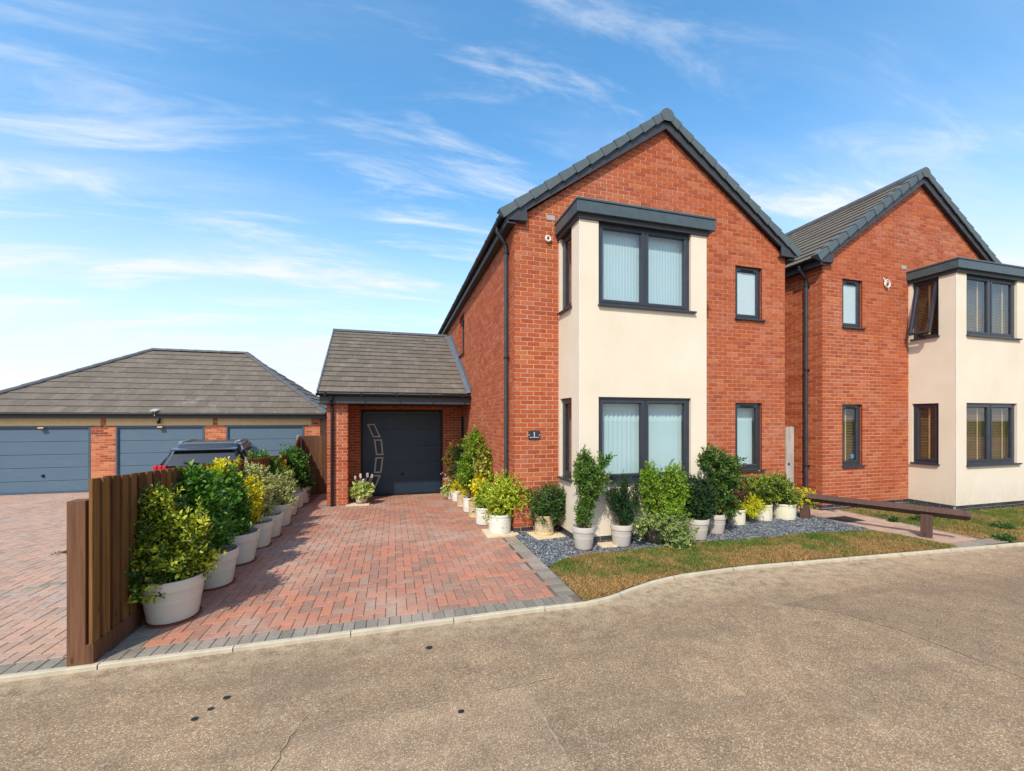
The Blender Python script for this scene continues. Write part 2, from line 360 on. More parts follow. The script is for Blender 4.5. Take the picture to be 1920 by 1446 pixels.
def inside(poly):
    """half planes of a convex counter-clockwise polygon"""
    H = []
    for i in range(len(poly)):
        (x0, y0), (x1, y1) = poly[i], poly[(i+1) % len(poly)]
        a, b = (y1-y0), -(x1-x0); H.append((a, b, a*x0+b*y0))
    return H
class Frame:                              # a wall plane: o + u*U + z*Z + n*Nrm
    def __init__(s, o, U, Nrm, V=(0, 0, 1)): s.o = Vector(o); s.U = Vector(U).normalized(); s.N = Vector(Nrm).normalized(); s.V = Vector(V).normalized()
    def __call__(s, u, v, n=0): return s.o+s.U*u+s.V*v+s.N*n
    def mat(s, u, v, n=0):
        p = s(u, v, n); return Matrix(((s.U.x, s.V.x, s.N.x, p.x), (s.U.y, s.V.y, s.N.y, p.y), (s.U.z, s.V.z, s.N.z, p.z), (0, 0, 0, 1)))
def brick_mesh(w, h, d, mat, name='brick'):
    j = .0015
    m = MB(); v = [(0,0,-.02),(w,0,-.02),(w,h,-.02),(0,h,-.02),(j,j,d),(w-j,j,d),(w-j,h-j,d),(j,h-j,d)]
    m.add(v, [(4,5,6,7),(0,1,5,4),(1,2,6,5),(2,3,7,6),(3,0,4,7)])
    me = bpy.data.meshes.new(name); me.from_pydata(m.v, [], m.f); me.materials.append(MATS[mat]); me.update(); return me
def brick_run(fr, u0, u1, v0, v1, holes=(), gable=None, vb=.116, darkbelow=None, start=0, bl=.225, bh=.075, jt=.011):
    """cuts a stretcher-bond field into (poly, full?, dark?) pieces"""
    res = []; k0 = math.floor((v0-vb)/bh); k = k0
    while vb+k*bh < v1-.01:
        a, b = vb+k*bh+jt/2, vb+(k+1)*bh-jt/2
        off = ((k+start) % 2)*bl/2
        x = u0-off
        while x < u1-.005:
            p0, p1 = max(x+jt/2, u0), min(x+bl-jt/2, u1)
            if x+jt/2 < u0: p0 = u0
            if p1-p0 > .02:
                segs = [(p0, p1, max(a, v0), min(b, v1))]
                for (h0, h1, g0, g1) in holes:
                    ns = []
                    for (s0, s1, t0, t1) in segs:
                        if s1 <= h0 or s0 >= h1 or t1 <= g0 or t0 >= g1: ns.append((s0, s1, t0, t1)); continue
                        if s0 < h0: ns.append((s0, h0, t0, t1))
                        if s1 > h1: ns.append((h1, s1, t0, t1))
                        mid0, mid1 = max(s0, h0), min(s1, h1)
                        if t0 < g0: ns.append((mid0, mid1, t0, g0))
                        if t1 > g1: ns.append((mid0, mid1, g1, t1))
                    segs = ns
                for (s0, s1, t0, t1) in segs:
                    if s1-s0 < .012 or t1-t0 < .008: continue
                    poly = [(s0, t0), (s1, t0), (s1, t1), (s0, t1)]; full = abs(s1-s0-(bl-jt)) < 1e-4 and abs(t1-t0-(bh-jt)) < 1e-4
                    if gable:
                        for (A, B, C) in gable:
                            if any(A*q[0]+B*q[1] > C for q in poly): full = False
                            poly = clip(poly, A, B, C)
                            if len(poly) < 3: break
                        if len(poly) < 3: continue
                    res.append((poly, full, darkbelow is not None and (t0+t1)/2 < darkbelow))
            x += bl
        k += 1
    return res
def mortar(fr, u0, u1, v0, v1, holes=(), top=None):
    """wall sheet behind the bricks, with openings"""
    m = MB(); br = sorted({u0, u1, *[h[0] for h in holes], *[h[1] for h in holes], *([q[0] for q in top] if top else [])}); br = [b for b in br if u0 <= b <= u1]
    def tz(u):
        if not top: return v1
        for (a, za), (b, zb) in zip(top, top[1:]):
            if a-1e-6 <= u <= b+1e-6: return za+(zb-za)*(u-a)/(b-a)
        return v1
    for a, b in zip(br, br[1:]):
        mid = (a+b)/2; hs = sorted([(h[2], h[3]) for h in holes if h[0] < mid < h[1]]); z = v0
        for (g0, g1) in hs:
            if g0 > z: m.face([fr(a, z), fr(b, z), fr(b, g0), fr(a, g0)])
            z = max(z, g1)
        m.face([fr(a, z), fr(b, z), fr(b, tz(b)), fr(a, tz(a))])
    m.cur = 1
    for (h0, h1, g0, g1) in holes:         # reveals
        for p, q in (((h0, g0), (h1, g0)), ((h1, g0), (h1, g1)), ((h1, g1), (h0, g1)), ((h0, g1), (h0, g0))):
            m.face([fr(*p), fr(*q), fr(*q, -.11), fr(*p, -.11)])
    m.cur = 0
    return m
def lay_bricks(wall, runs, mats, nmax, proud=.0042, seen=None):
    """runs: list of (frame, pieces). The nearest nmax whole bricks become objects; the rest one joined part."""
    cand = []
    for fi, (fr, ps) in enumerate(runs):
        for pi, (poly, full, dark) in enumerate(ps):
            if full:
                c = fr(sum(q[0] for q in poly)/4, sum(q[1] for q in poly)/4)
                if seen and not seen(c): continue
                dd = (c-Vector(CAM)); fac = abs(dd.normalized().dot(fr.N)); cand.append((dd.length_squared/max(fac, .05), fi, pi))
    cand.sort(); pick = {(a, b) for _, a, b in cand[:nmax]}
    me = {False: brick_mesh(.214, .064, proud, mats[0]), True: brick_mesh(.214, .064, proud, mats[1])}
    R = random.Random(3); j = MB()
    for fi, (fr, ps) in enumerate(runs):
        for pi, (poly, full, dark) in enumerate(ps):
            if (fi, pi) in pick: inst('brick', me[dark], wall, fr.mat(poly[0][0], poly[0][1], R.uniform(-.0012, .0012)))
            else:
                j.cur = 1 if dark else 0; j.cr = R.random(); n = len(poly); pr = proud+R.uniform(-.0012, .0012)
                A = [fr(q[0], q[1], -.015) for q in poly]; B = [fr(q[0], q[1], pr) for q in poly]
                j.add(A+B, [tuple(range(n, 2*n))]+[(i, (i+1) % n, n+(i+1) % n, n+i) for i in range(n)])
    if j.f: j.build('brickwork', list(mats), wall, kind='stuff')

def rect_loop(m, fr, u0, u1, v0, v1, prof):
    """mitred picture frame; prof = [(inset, n)]"""
    for (i0, n0), (i1, n1) in zip(prof, prof[1:]):
        A = [fr(u0+i0, v0+i0, n0), fr(u1-i0, v0+i0, n0), fr(u1-i0, v1-i0, n0), fr(u0+i0, v1-i0, n0)]
        B = [fr(u0+i1, v0+i1, n1), fr(u1-i1, v0+i1, n1), fr(u1-i1, v1-i1, n1), fr(u0+i1, v1-i1, n1)]
        for k in range(4): m.face([A[k], A[(k+1) % 4], B[(k+1) % 4], B[k]])
def fbox(m, fr, u0, u1, v0, v1, n0, n1):
    P = [fr(u, v, n) for n in (n0, n1) for (u, v) in ((u0, v0), (u1, v0), (u1, v1), (u0, v1))]
    m.add(P, [(3,2,1,0),(4,5,6,7),(0,1,5,4),(1,2,6,5),(2,3,7,6),(3,0,4,7)])
def window(parent, fr, u0, u1, v0, v1, lights=1, blind=None, vent=False, glass='glass', open_ang=0, lining='lining', sillw=.05, set_in=.045, depth=.5):
    m = MB(); rect_loop(m, fr, u0, u1, v0, v1, [(0, -.11), (0, -set_in), (.046, -set_in), (.05, -set_in-.012), (.05, -.12)])
    w = (u1-u0)
    if lights == 2: fbox(m, fr, (u0+u1)/2-.025, (u0+u1)/2+.025, v0+.05, v1-.05, -.11, -set_in)
    win = m.build('window', 'upvc', parent)
    spans = [(u0+.05, u1-.05)] if lights == 1 else [(u0+.05, (u0+u1)/2-.025), ((u0+u1)/2+.025, u1-.05)]
    for (a, b) in spans:
        g = fr
        if open_ang:
            V2 = (fr.V*math.cos(open_ang)-fr.N*math.sin(open_ang)); N2 = (fr.N*math.cos(open_ang)+fr.V*math.sin(open_ang))
            o2 = fr(0, v1-.05, -set_in)-V2*(v1-.05)+N2*(set_in); g = Frame(o2, fr.U, N2, V2)
        m = MB(); n0 = -set_in+.006
        rect_loop(m, g, a-.004, b+.004, v0+.046, v1-.046, [(0, -.1), (0, n0), (.038, n0+.004), (.052, n0-.016), (.052, -.1)])
        m.build('sash', 'upvc', win)
        m = MB(); m.face([g(a+.045, v0+.095, n0-.03), g(b-.045, v0+.095, n0-.03), g(b-.045, v1-.095, n0-.03), g(a+.045, v1-.095, n0-.03)]); m.build('pane', glass, win)
        if vent:
            m = MB(); fbox(m, fr, a+.12, b-.12, v1-.068, v1-.048, n0-.005, n0+.022); m.build('vent', 'black_plastic', win)
    m = MB(); P = [fr(u, v, n) for u in (u0-.012, u1+sillw) for (v, n) in ((v0+.004, -.10), (v0-.002, .05), (v0-.030, .05), (v0-.034, .044), (v0-.022, -.10))]
    m.add(P, [(4,3,2,1,0), (5,6,7,8,9)]+[(i, (i+1) % 5, 5+(i+1) % 5, 5+i) for i in range(5)]); m.build('sill', 'upvc', win)
    m = MB()                                # room behind
    d = -depth; q = [fr(u0, v0, -.12), fr(u1, v0, -.12), fr(u1, v1, -.12), fr(u0, v1, -.12)]; r = [fr(u0, v0, d), fr(u1, v0, d), fr(u1, v1, d), fr(u0, v1, d)]
    m.add(q+r, [(4,7,6,5), (0,4,5,1), (1,5,6,2), (2,6,7,3), (3,7,4,0)]); m.build('room_lining', lining, win)
    if blind == 'vertical':
        R = random.Random(int(u0*100)); u = u0+.06; me = None
        while u < u1-.07:
            mm = MB(); tw = math.radians(28+R.uniform(-2, 2)); c0, s0 = math.cos(tw)*.046, math.sin(tw)*.046
            mm.face([fr(u-c0, v0+.07, -.20-s0), fr(u+c0, v0+.07, -.20+s0), fr(u+c0, v1-.06, -.20+s0), fr(u-c0, v1-.06, -.20-s0)])
            mm.build('blind_slat', 'blind_blue', win); u += .080
    if blind == 'sheer':
        mm = MB(); n = 60
        for i in range(n):
            a, b = u0+.03+(w-.06)*i/n, u0+.03+(w-.06)*(i+1)/n; f = lambda k: -.17+.006*(k % 2)
            mm.face([fr(a, v0+.03, f(i)), fr(b, v0+.03, f(i+1)), fr(b, v1-.03, f(i+1)), fr(a, v1-.03, f(i))])
        mm.build('blind', 'blind_blue', win)
    if blind in ('wood', 'pale'):
        mm = MB(); v = v0+.08
        while v < v1-.07:
            mm.face([fr(u0+.03, v, -.15), fr(u1-.03, v, -.15), fr(u1-.03, v+.022, -.185), fr(u0+.03, v+.022, -.185)]); v += .034
        mm.build('blind', 'blind_wood' if blind == 'wood' else 'blind_pale', win, kind='stuff')
        nt_ = 2 if w > 1 else 1
        for i in range(nt_*(2 if w > 1 else 1)):
            n_ = nt_*(2 if w > 1 else 1); uc = u0+w*(i+.5)/n_; mm = MB(); fbox(mm, fr, uc-.016, uc+.016, v0+.08, v1-.06, -.143, -.140); mm.build('blind_tape', 'blind_tape', win)
    return win

def roof_slope(parent, fr, poly, expo, tw, nmax, mat='roof_tile', thick=.022, lift=.030, seed=1, name='tile'):
    """poly: convex CCW polygon in (u,v) of the slope plane. Tiles overlap upward."""
    H = inside(poly); us = [p[0] for p in poly]; vs = [p[1] for p in poly]; R = random.Random(seed)
    m = MB(); m.face([fr(u, v, -.015) for u, v in poly]); base = m.build('underlay', 'dark_soffit', parent)
    me = None; cand = []; tl = []
    r = 0; v = min(vs)
    while v < max(vs)-.02:
        u = min(us)-(r % 2)*tw/2
        while u < max(us):
            p = [(u+.0015, v), (u+tw-.0015, v), (u+tw-.0015, v+expo+.03), (u+.0015, v+expo+.03)]; whole = all(a*x+b*y <= c+1e-6 for x, y in p for a, b, c in H)
            if not whole:
                for h in H:
                    p = clip(p, *h)
                    if len(p) < 3: break
            if len(p) >= 3:
                tl.append((p, whole, v))
                if whole: c = fr(u+tw/2, v+expo/2); cand.append(((c-Vector(CAM)).length, len(tl)-1))
            u += tw
        v += expo; r += 1
    cand.sort(); pick = {i for _, i in cand[:nmax]}
    h = lambda y, v0: lift-(lift-.004)*(y-v0)/(expo+.03)
    w, e = tw-.003, expo+.03
    mm = MB(); mm.add([(0,0,lift-thick),(w,0,lift-thick),(w,e,-.012),(0,e,-.012),(0,0,lift),(w,0,lift),(w,e,.004),(0,e,.004)], [(4,5,6,7),(0,1,5,4),(1,2,6,5),(3,0,4,7),(0,3,2,1)])
    me = bpy.data.meshes.new(name); me.from_pydata(mm.v, [], mm.f); me.materials.append(MATS[mat]); me.update()
    j = MB()
    for i, (p, whole, v0) in enumerate(tl):
        dz = R.uniform(-.002, .002)
        if i in pick: inst(name, me, parent, fr.mat(p[0][0], p[0][1], dz))
        else:
            j.cr = R.random(); n = len(p); T = [fr(x, y, h(y, v0)+dz) for x, y in p]; B = [fr(x, y, h(y, v0)+dz-thick) for x, y in p]
            j.add(B+T, [tuple(range(n, 2*n))]+[(k, (k+1) % n, n+(k+1) % n, n+k) for k in range(n)])
    if j.f: j.build('tiles', mat, parent, kind='stuff')
    return base

# ------------------------------------------------------------------ ground
KERB = [(-16, -2.60), (-4.7, -2.61), (-.6, -2.63), (.0, -2.65), (.35, -2.59), (.62, -2.48), (1.05, -2.34), (1.485, -2.265), (2.5, -2.24), (4.15, -2.36), (6.3, -2.505), (7.4, -2.58), (14, -3.02), (30, -4.2)]
def kerb_y(x):
    for (a, ya), (b, yb) in zip(KERB, KERB[1:]):
        if a <= x <= b: return ya+(yb-ya)*(x-a)/(b-a)
    return -2.6
m = MB()
ys = [-400, -60, -3, 0, 22, 60, 900]
for a, b in zip(ys, ys[1:]): m.face([(-600, a, gz(a)-.07), (600, a, gz(a)-.07), (600, b, gz(b)-.07), (-600, b, gz(b)-.07)])
g = m.build('ground', 'field'); g['kind'] = 'structure'
m = MB(); xs = [-60, -30]+[k[0] for k in KERB]+[60]
for a, b in zip(xs, xs[1:]): m.face([(a, -30, -.032), (b, -30, -.032), (b, kerb_y(b)-.02, -.032), (a, kerb_y(a)-.02, -.032)])
road = m.build('road', 'asphalt'); road['kind'] = 'structure'
# repair seams and cracks in the road surface (thin raised beads)
def seam(pts, w, mat='asphalt_crack', name='road_seam', amp=.010):
    R = random.Random(int(pts[0][0]*50)); q = []
    for (a, b) in zip(pts, pts[1:]):
        n = max(2, int(math.hypot(b[0]-a[0], b[1]-a[1])/.05))
        q += [(a[0]+(b[0]-a[0])*i/n+R.uniform(-1, 1)*amp, a[1]+(b[1]-a[1])*i/n+R.uniform(-1, 1)*amp) for i in range(n)]
    q.append(pts[-1]); m = MB()
    for a, b in zip(q, q[1:]):
        if R.random() < .22: continue
        d = Vector((b[0]-a[0], b[1]-a[1], 0)).normalized(); n = Vector((-d.y, d.x, 0))*w*R.uniform(.2, 1.5)
        z = -.0262; A, B = Vector((*a, z)), Vector((*b, z)); m.face([A-n, B-n, B+n, A+n])
    return m.build(name, mat, road)
seam([(-2.56, -3.80), (-1.8, -3.76), (-1.05, -3.70), (-.75, -3.68)], .007)
seam([(-2.45, -3.62), (-2.52, -3.80), (-2.6, -4.3), (-2.65, -4.7)], .006)
seam([(-.98, -3.70), (-.98, -4.0), (-.95, -4.55), (-.9, -5.2)], .008)
seam([(2.0, -3.17), (2.35, -3.45), (2.55, -3.9), (2.62, -4.4)], .007)
seam([(2.05, -3.17), (3.4, -3.08)], .004)
for (nm, mt, P_) in (('road_patch', 'asphalt_patch', [(-2.70, -5.6), (-.88, -5.6), (-.95, -4.55), (-.98, -3.70), (-2.49, -3.80), (-2.58, -4.3)]),
                     ('road_patch', 'asphalt_dark', [(2.62, -4.9), (9.5, -5.6), (9.5, -3.45), (3.4, -3.08), (2.05, -3.17), (2.35, -3.45), (2.55, -3.9)]),
                     ('road_patch', 'asphalt_patch', [(-9, -6.0), (-2.8, -5.8), (-2.62, -4.5), (-3.4, -4.1), (-9, -4.0)])):
    m = MB(); m.face([(x_, y_, -.0288) for x_, y_ in P_]); m.build(nm, mt, road)
R0 = random.Random(5)
for (x, y, r) in ((-3.02, -3.28, .022), (-3.08, -3.38, .018), (-3.14, -3.46, .02), (-1.62, -3.02, .026), (-1.48, -3.86, .02)):
    m = MB(); m.face([(x+r*(1.2 if k % 3 else .9)*math.cos(k*.52), y+r*.9*math.sin(k*.52), -.0258) for k in range(12)]); m.build('oil_spot', 'oil_spot', road)
# kerb edging stones, one object each
ke = thing('kerb', 'pale concrete edging kerb curving along the road edge', 'kerb')
R1 = random.Random(2)
def along(poly, step):
    L_ = [0]
    for a, b in zip(poly, poly[1:]): L_.append(L_[-1]+math.hypot(b[0]-a[0], b[1]-a[1]))
    def at_(s):
        for i in range(len(poly)-1):
            if s <= L_[i+1]+1e-9:
                t = (s-L_[i])/(L_[i+1]-L_[i]); return Vector((poly[i][0]+t*(poly[i+1][0]-poly[i][0]), poly[i][1]+t*(poly[i+1][1]-poly[i][1]), 0))
        return Vector((*poly[-1], 0))
    return L_[-1], at_
TL, kat = along(KERB, .9)
s = 0
while s < TL-.1:
    e = min(s+.915, TL); m = MB(); n = 6; top = []; dz = R1.uniform(-.003, .003)
    for i in range(n+1):
        q = s+.004+(e-s-.008)*i/n; p = kat(q); d = (kat(q+.02)-kat(q-.02)).normalized() if q > .03 else Vector((1, 0, 0)); nn = Vector((-d.y, d.x, 0))
        top.append((p-nn*.021, p+nn*.021))
    for (a0, b0), (a1, b1) in zip(top, top[1:]):
        z = .005+dz*.7; Z = Vector((0, 0, 1))
        m.add([a0-Z*.08, a1-Z*.08, a1+Z*(z-.006)-(a1-b1)*0, a0+Z*(z-.006), a0*.88+b0*.12+Z*z, a1*.88+b1*.12+Z*z, b1+Z*z, b0+Z*z, b1-Z*.08, b0-Z*.08], [(0,1,2,3), (3,2,5,4), (4,5,6,7), (7,6,8,9)])
    m.build('kerb_stone', 'kerb', ke); s = e

paver_mat('paver_faded', [(0, (.34, .24, .18)), (.3, (.42, .27, .19)), (.7, (.50, .29, .20)), (1, (.40, .30, .24))])
def paved(base_poly, holes, R, nmax, name, label, gfun, grey_fun, keep, x0, x1, y0, y1, rows=(), a=.1025, red='paver_red'):
    """herringbone block paving over [x0,x1]x[y0,y1] plus soldier rows; nearest nmax pavers are objects"""
    m = MB()
    for (p0, p1) in base_poly:
        m.face([(p0[0], p0[1], gfun(p0[1])-.004), (p1[0], p0[1], gfun(p0[1])-.004), (p1[0], p1[1], gfun(p1[1])-.004), (p0[0], p1[1], gfun(p1[1])-.004)])
    root = m.build(name, 'joint_sand'); root['kind'] = 'structure'; root['label'] = label
    items = []
    ni, nj = int((x1-x0)/a)+2, int((y1-y0)/a)+2
    for i in range(-2, ni):
        for j in range(-2, nj):
            k = (i-j) % 4
            if k == 0: q = (x0+i*a, x0+(i+2)*a, y0+j*a, y0+(j+1)*a)
            elif k == 3: q = (x0+i*a, x0+(i+1)*a, y0+j*a, y0+(j+2)*a)
            else: continue
            q = (max(q[0], x0), min(q[1], x1), max(q[2], y0), min(q[3], y1))
            if q[1]-q[0] < .03 or q[3]-q[2] < .03: continue
            c = ((q[0]+q[1])/2, (q[2]+q[3])/2)
            if not keep(*c): continue
            items.append((q, grey_fun(*c)))
    for r in rows: items += [(q, True) for q in r]
    cand = sorted((dist((q[0]+q[1])/2, (q[2]+q[3])/2)**2+.1*((q[0]+q[1])/2-CAM[0])**2, i) for i, (q, g_) in enumerate(items)
                  if abs((q[1]-q[0])*(q[3]-q[2])-2*a*a) < 1e-5 and ((q[0]+q[1])/2-CAM[0])*CT-((q[2]+q[3])/2-CAM[1])*ST > -1.24*dist((q[0]+q[1])/2, (q[2]+q[3])/2))
    pick = {i for _, i in cand[:nmax]}; jt = .0030; mc = {}; J = {False: MB(), True: MB()}
    def geo(w, h):
        j = .004; return [(jt,jt,-.012),(w-jt,jt,-.012),(w-jt,h-jt,-.012),(jt,h-jt,-.012),(jt,jt,-.003),(w-jt,jt,-.003),(w-jt,h-jt,-.003),(jt,h-jt,-.003),(jt+j,jt+j,0),(w-jt-j,jt+j,0),(w-jt-j,h-jt-j,0),(jt+j,h-jt-j,0)], [(8,9,10,11),(4,5,9,8),(5,6,10,9),(6,7,11,10),(7,4,8,11),(0,1,5,4),(1,2,6,5),(2,3,7,6),(3,0,4,7)]
    for i, (q, g_) in enumerate(items):
        w, h = q[1]-q[0], q[3]-q[2]; z = gfun(q[2]); slope = (gfun(q[3])-z)/h; dz = R.uniform(-.0015, .0015)+.003
        if i in pick:
            key = (round(w, 3), round(h, 3), g_)
            if key not in mc:
                v, f = geo(w, h); me = bpy.data.meshes.new('paver'); me.from_pydata(v, [], f); me.materials.append(MATS['paver_grey' if g_ else 'paver_red']); me.update(); mc[key] = me
            M = Matrix.Translation((q[0], q[2], z+dz)) @ Matrix.Rotation(math.atan(slope)+R.uniform(-.006, .006), 4, 'X') @ Matrix.Rotation(R.uniform(-.006, .006), 4, 'Y')
            inst('paver', mc[key], root, M)
        else:
            v, f = geo(w, h); mb = J[g_]; mb.cr = R.random(); mb.add([(q[0]+x, q[2]+y, z+slope*y+dz+zz_) for x, y, zz_ in v], f)
    for g_, mb in J.items():
        if mb.f: mb.build('paving_blocks', 'paver_grey' if g_ else red, root, kind='stuff')
    return root
RP = random.Random(11); a = .1025
# driveway: X -4.13..0, front soldier course, side soldier courses
def fence_x(y): return -4.20-.038*(y+2.6)
front_row = [(-4.2+i*a, -4.2+(i+1)*a, -2.60, -2.42) for i in range(40)]
left_row = [(-4.135, -3.93, -2.42+i*a, -2.42+(i+1)*a) for i in range(68)]
right_row = [(-.205, 0.0, -2.42+i*a, -2.42+(i+1)*a) for i in range(23)]
paved([((-4.3, -2.61), (0.0, 0)), ((-4.75, 0), (.0, 7.0))], None, RP, 300, 'driveway', 'red herringbone block driveway with a grey soldier course border', gz,
      lambda x, y: False, lambda x, y: (x < -.205 or y > -.06) and x > -3.93, -3.93, 0.0, -2.42, 6.9, (front_row, left_row, right_row))
# court on the other side of the fence
crow = [(-16+i*a, -16+(i+1)*a, -2.60, -2.42) for i in range(int(11.8/a))]
def band(x, y): return abs((y-(-.55))-(x+5.6)*.62) < .11
paved([((-18, -2.61), (-4.28, 0)), ((-18, 0), (-4.25, 10.2))], None, RP, 0, 'garage_court', 'worn red block court in front of the three garages', gz,
      band, lambda x, y: x < fence_x(y)-.05 and x > -15 and not (y > 4 and x < -14.6), -15.0, -4.2, -2.42, 10.1, (crow,), red='paver_faded')
# path between the two houses
prow = [(6.0+i*a, 6.0+(i+1)*a, -2.48, -2.28) for i in range(13)]
pside = [(5.90, 6.0, -1.45+i*.2, -1.25+i*.2) for i in range(8)] + [(6.93, 7.03, -2.25+i*.2, -2.05+i*.2) for i in range(11)]
paved([((5.9, -2.5), (7.3, 3.0))], None, RP, 0, 'path', 'narrow red block path leading between the two houses', lambda y: .004,
      lambda x, y: False, lambda x, y: x < 6.93 and x > 6.0 and (y < -.15 or x < 6.62), 6.0, 6.93, -2.27, 2.9, (prow, pside), red='paver_faded')

def scatter_mesh(name, mat, V, Fc, rnd, parent=None, kind='stuff'):
    me = bpy.data.meshes.new(name); nv, nf, k = len(V), len(Fc), Fc.shape[1]
    me.vertices.add(nv); me.vertices.foreach_set('co', V.astype(np.float32).ravel()); me.loops.add(nf*k); me.loops.foreach_set('vertex_index', Fc.astype(np.int32).ravel())
    me.polygons.add(nf); me.polygons.foreach_set('loop_start', np.arange(0, nf*k, k, dtype=np.int32)); me.polygons.foreach_set('loop_total', np.full(nf, k, dtype=np.int32))
    at = me.attributes.new('rnd', 'FLOAT', 'FACE'); at.data.foreach_set('value', rnd.astype(np.float32)); me.materials.append(MATS[mat]); me.update(calc_edges=True)
    o = bpy.data.objects.new(name, me); COL.objects.link(o)
    if parent: o.parent = parent
    if kind: o['kind'] = kind
    return o
def slate_line(x): return float(np.interp(x, [-.03, .3, .667, 1.55, 3.4, 5.56, 6.0], [-1.60, -1.40, -1.31, -1.245, -1.28, -1.39, -1.45]))
# slate chippings
m = MB()
for a0, b0 in zip(np.linspace(0, 5.9, 30), np.linspace(0, 5.9, 30)[1:]): m.face([(a0, slate_line(a0), .0), (b0, slate_line(b0), .0), (b0, .3 if b0 < 5.6 else .0, .0), (a0, .3 if a0 < 5.6 else .0, .0)])
bed = m.build('slate_bed', 'soil'); bed['kind'] = 'structure'
rg = np.random.default_rng(4); n = 24000
x = rg.uniform(0.0, 5.92, n); y = rg.uniform(-1.65, -.01, n); ok = y > np.interp(x, [-.03, .3, .667, 1.55, 3.4, 5.56, 6.0], [-1.60, -1.40, -1.31, -1.245, -1.28, -1.39, -1.45])+.01
ok &= ~((x > .80) & (x < 3.05) & (y > -.80)); x, y = x[ok], y[ok]; n = len(x)
L0 = rg.uniform(.010, .029, n); W0 = L0*rg.uniform(.4, .9, n); T0 = rg.uniform(.003, .007, n); an = rg.uniform(0, 6.28, n); tx = rg.normal(0, .25, n); ty = rg.normal(0, .25, n)
cor = np.array([(-1, -1, -1), (1, -1, -1), (1, 1, -1), (-1, 1, -1), (-1, -1, 1), (1, -1, 1), (1, 1, 1), (-1, 1, 1)], float)
V = cor[None]*np.stack([L0, W0, T0], 1)[:, None, :]; V[:, :, :2] *= rg.uniform(.55, 1.15, (n, 8, 2)); zt = V[:, :, 2]+V[:, :, 0]*tx[:, None]+V[:, :, 1]*ty[:, None]
X = V[:, :, 0]*np.cos(an)[:, None]-V[:, :, 1]*np.sin(an)[:, None]+x[:, None]; Y = V[:, :, 0]*np.sin(an)[:, None]+V[:, :, 1]*np.cos(an)[:, None]+y[:, None]; Z = zt+rg.uniform(.006, .022, n)[:, None]
Vv = np.stack([X, Y, Z], 2).reshape(-1, 3); Q = np.array([(0,3,2,1),(4,5,6,7),(0,1,5,4),(1,2,6,5),(2,3,7,6),(3,0,4,7)]); Fc = (Q[None]+np.arange(n)[:, None, None]*8).reshape(-1, 4)
scatter_mesh('slate_chippings', 'slate', Vv, Fc, np.repeat(rg.random(n), 6), None)
# lawns
def lawn(name, poly_fn, x0, x1, y0, y1, n, h0, h1, seed):
    rg = np.random.default_rng(seed); x = rg.uniform(x0, x1, n); y = rg.uniform(y0, y1, n); lo, hi = poly_fn(x); ok = (y > lo) & (y < hi); x, y = x[ok], y[ok]; n = len(x)
    h = rg.uniform(h0, h1, n)*(.7+.6*np.clip(np.sin(x*3.1)*np.cos(y*4.7)+.3, 0, 1)); w = rg.uniform(.0016, .0034, n); an = rg.uniform(0, 6.28, n); le = rg.uniform(.2, 1.3, n)*h; la = rg.uniform(0, 6.28, n)
    dx, dy = np.cos(an)*w, np.sin(an)*w; lx, ly = np.cos(la)*le, np.sin(la)*le
    V = np.stack([np.stack([x-dx, y-dy, 0*x], 1), np.stack([x+dx, y+dy, 0*x], 1), np.stack([x+lx*.4+dx*.8, y+ly*.4+dy*.8, h*.6], 1), np.stack([x+lx*.4-dx*.8, y+ly*.4-dy*.8, h*.6], 1), np.stack([x+lx, y+ly, h], 1), np.stack([x+lx, y+ly, h+.001], 1)], 1).reshape(-1, 3)
    V[:, 2] += .004
    Q = np.array([(0, 1, 2, 3), (3, 2, 4, 5)]); Fc = (Q[None]+np.arange(n)[:, None, None]*6).reshape(-1, 4)
    return scatter_mesh(name, 'grass', V, Fc, np.repeat(rg.random(n), 2))
SLX, SLY = [-.03, .3, .667, 1.55, 3.4, 5.56, 6.0], [-1.60, -1.40, -1.31, -1.245, -1.28, -1.39, -1.45]
KX, KY = [k[0] for k in KERB], [k[1]+.035 for k in KERB]
def lawn1(x):
    rt = np.interp(x, [5.9, 6.15], [-1.43, -2.5]); hi = np.interp(x, SLX, SLY); hi = np.where(x > 5.9, rt, hi); hi = np.where(x < .03, -1.6, hi); return np.interp(x, KX, KY), hi
def lawn2(x):
    hi = np.where(x > 9.15, np.where(x < 11.6, -.9, -.05), -.06); lo = np.interp(x, KX, KY); lo = np.where(x < 7.25, np.maximum(lo, -2.45+(7.25-x)*1.6), lo); return lo, hi
for nm, fn, a0, b0, z in (('lawn', lawn1, .0, 6.15, .003), ('lawn', lawn2, 7.03, 16, .003)):
    m = MB(); xs = np.linspace(a0, b0, 60)
    for p, q in zip(xs, xs[1:]):
        (l0,), (h0,) = fn(np.array([p])); (l1,), (h1,) = fn(np.array([q]))
        if h0 > l0 or h1 > l1: m.face([(p, l0, z), (q, l1, z), (q, max(h1, l1), z), (p, max(h0, l0), z)])
    o = m.build(nm, 'earth'); o['kind'] = 'structure'
lawn('grass', lawn1, .0, 6.15, -2.7, -1.2, 170000, .012, .046, 3)
lawn('grass', lawn2, 7.03, 14, -3.1, 0, 170000, .010, .042, 8)

